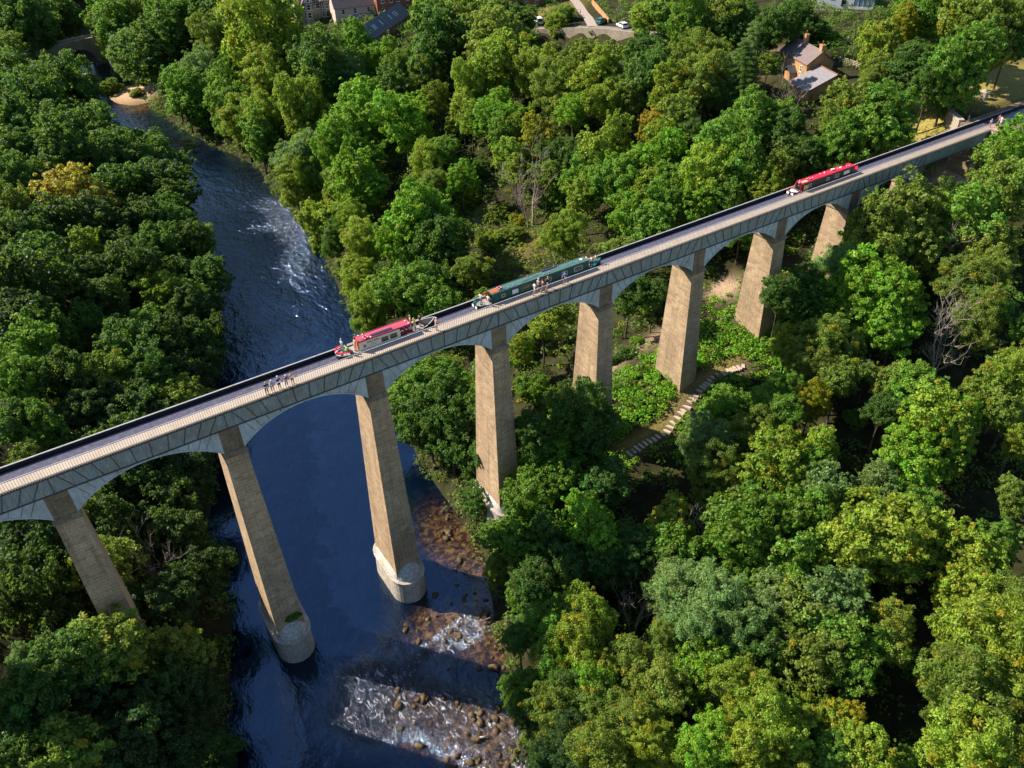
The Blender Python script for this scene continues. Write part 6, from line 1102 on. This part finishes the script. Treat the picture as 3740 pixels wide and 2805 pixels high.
for x, y in ((52.7, 229.5), (54.2, 223.2)):
    o = bpy.data.objects.new('river_rock', RM[1]); C.objects.link(o); o.location = (x, y, WATER+.05); o.scale = (.7, .5, .35); tag(o, 'wet pale stone in the shallows below the gravel bar', 'boulder', 'stones below the gravel bar')
for x, y, s in ((56.2, 238.8, .9), (52.6, 245.8, .5)):
    o = bpy.data.objects.new('boulder', RM[2].copy()); o.data.materials[0] = M['rim']; C.objects.link(o); o.location = (x, y, float(ground(x, y)[0])+.2); o.scale = (s, s*.8, s*.9); tag(o, 'pale boulder at the right edge of the gravel bar' if s > .6 else 'small pale rock in the middle of the gravel bar', 'boulder')

# ------------------------------------------------------------------ undergrowth
def cover(name, mask, n, rr, L, W, mat, seed, per=34, hue=(0, 1), flat=.6):
    rng = np.random.default_rng(seed); x = rng.uniform(-45, 235, n); y = rng.uniform(-75, 330, n)
    d = river_dist(x, y); ok = (rng.random(n) < mask(x, y)) & (d > -.3); x, y = x[ok], y[ok]; m = len(x)
    z = ground(x, y)+rng.uniform(0, .5, m)*rr; rc = rr*rng.uniform(.6, 1.3, m)
    q = unit(rng.normal(0, 1, (m, per, 3))); q[:, :, 2] = np.abs(q[:, :, 2]); P = np.stack([x, y, z], 1)[:, None]+q*rc[:, None, None]*np.array([1, 1, flat])*rng.uniform(.4, 1, (m, per, 1))**.5
    cv = np.repeat(rng.uniform(*hue, m), per); V, F = leaves(rng, P.reshape(-1, 3), q.reshape(-1, 3)+np.array([0, 0, .4]), L, W, .5)
    o = link(name, np_mesh(name, V, F, mat, None, dict(lv=rng.random(len(F)), cv=cv))); o['kind'] = 'stuff'; return o
def not_open(x, y):
    a = np.maximum.reduce([blob(x, y, 51.5, 246, 9, 14), blob(x, y, 44, 268, 6, 6), blob(x, y, 100.8, 9.6, 3.5, 2.4), .9*blob(x, y, 72, 9, 7, 1.8, .1), .7*blob(x, y, 86, 9, 5, 1.4, .1), blob(x, y, 141, -1, 6.5, 4.5), 1-_ss(.8, 1.3, seg_dist(x, y, STEPS)), 1-_ss(.5, 1.1, seg_dist(x, y, TRACK)),
        1-_ss(3.5, 5, seg_dist(x, y, ROADP)), 1-_ss(2.5, 4, seg_dist(x, y, LANE)), (x > 143.5)*(np.abs(y+2) < 7.5)*1.0, blob(x, y, 175, 12, 28, 9), blob(x, y, 152, 48, 11, 11), .8*blob(x, y, 160, 58, 10, 6), 1-_ss(4, 6, seg_dist(x, y, [(-30, 292), (62, 292)]))])
    return 1-np.clip(a, 0, 1)
u1 = cover('undergrowth', lambda x, y: not_open(x, y)*(1-blob(x, y, 149, 10.5, 7, 4.5)), 16000, 1.7, .50, .32, M['leaf'], 1, 36, flat=.9); u1.color = (.10, .17, .026, 2)
br = lambda x, y: not_open(x, y)*np.clip(blob(x, y, 76, -1, 13, 8, .2)+blob(x, y, 92, 0, 12, 8)+blob(x, y, 103, -3, 10, 6)+blob(x, y, 85, -8, 11, 5), 0, 1)
u2 = cover('bramble', br, 200000, .8, .36, .24, M['leaf'], 2, 34); u2.color = (.17, .36, .024, 2)
ol = lambda x, y: not_open(x, y)*np.clip(.8*blob(x, y, 95, 45, 28, 34)+.7*blob(x, y, 75, 70, 16, 40)+.5*blob(x, y, 70, 25, 16, 20), 0, 1)
u3 = cover('scrub', ol, 16000, .9, .38, .2, M['leaf'], 4, 40); u3.color = (.24, .30, .032, .9)
u4 = cover('tall_grass', lambda x, y: (x < 160)*(y > 2.6)*blob(x, y, 149, 10.5, 7, 5), 60000, .55, .5, .07, M['leaf'], 3, 22, flat=1.4); u4.color = (.32, .26, .035, .5)
ed = lambda x, y: not_open(x, y)*(river_dist(x, y) < 3.5)*1.0
u5 = cover('bank_plants', ed, 26000, .9, .36, .22, M['leaf'], 6, 30); u5.color = (.13, .21, .026, .97)
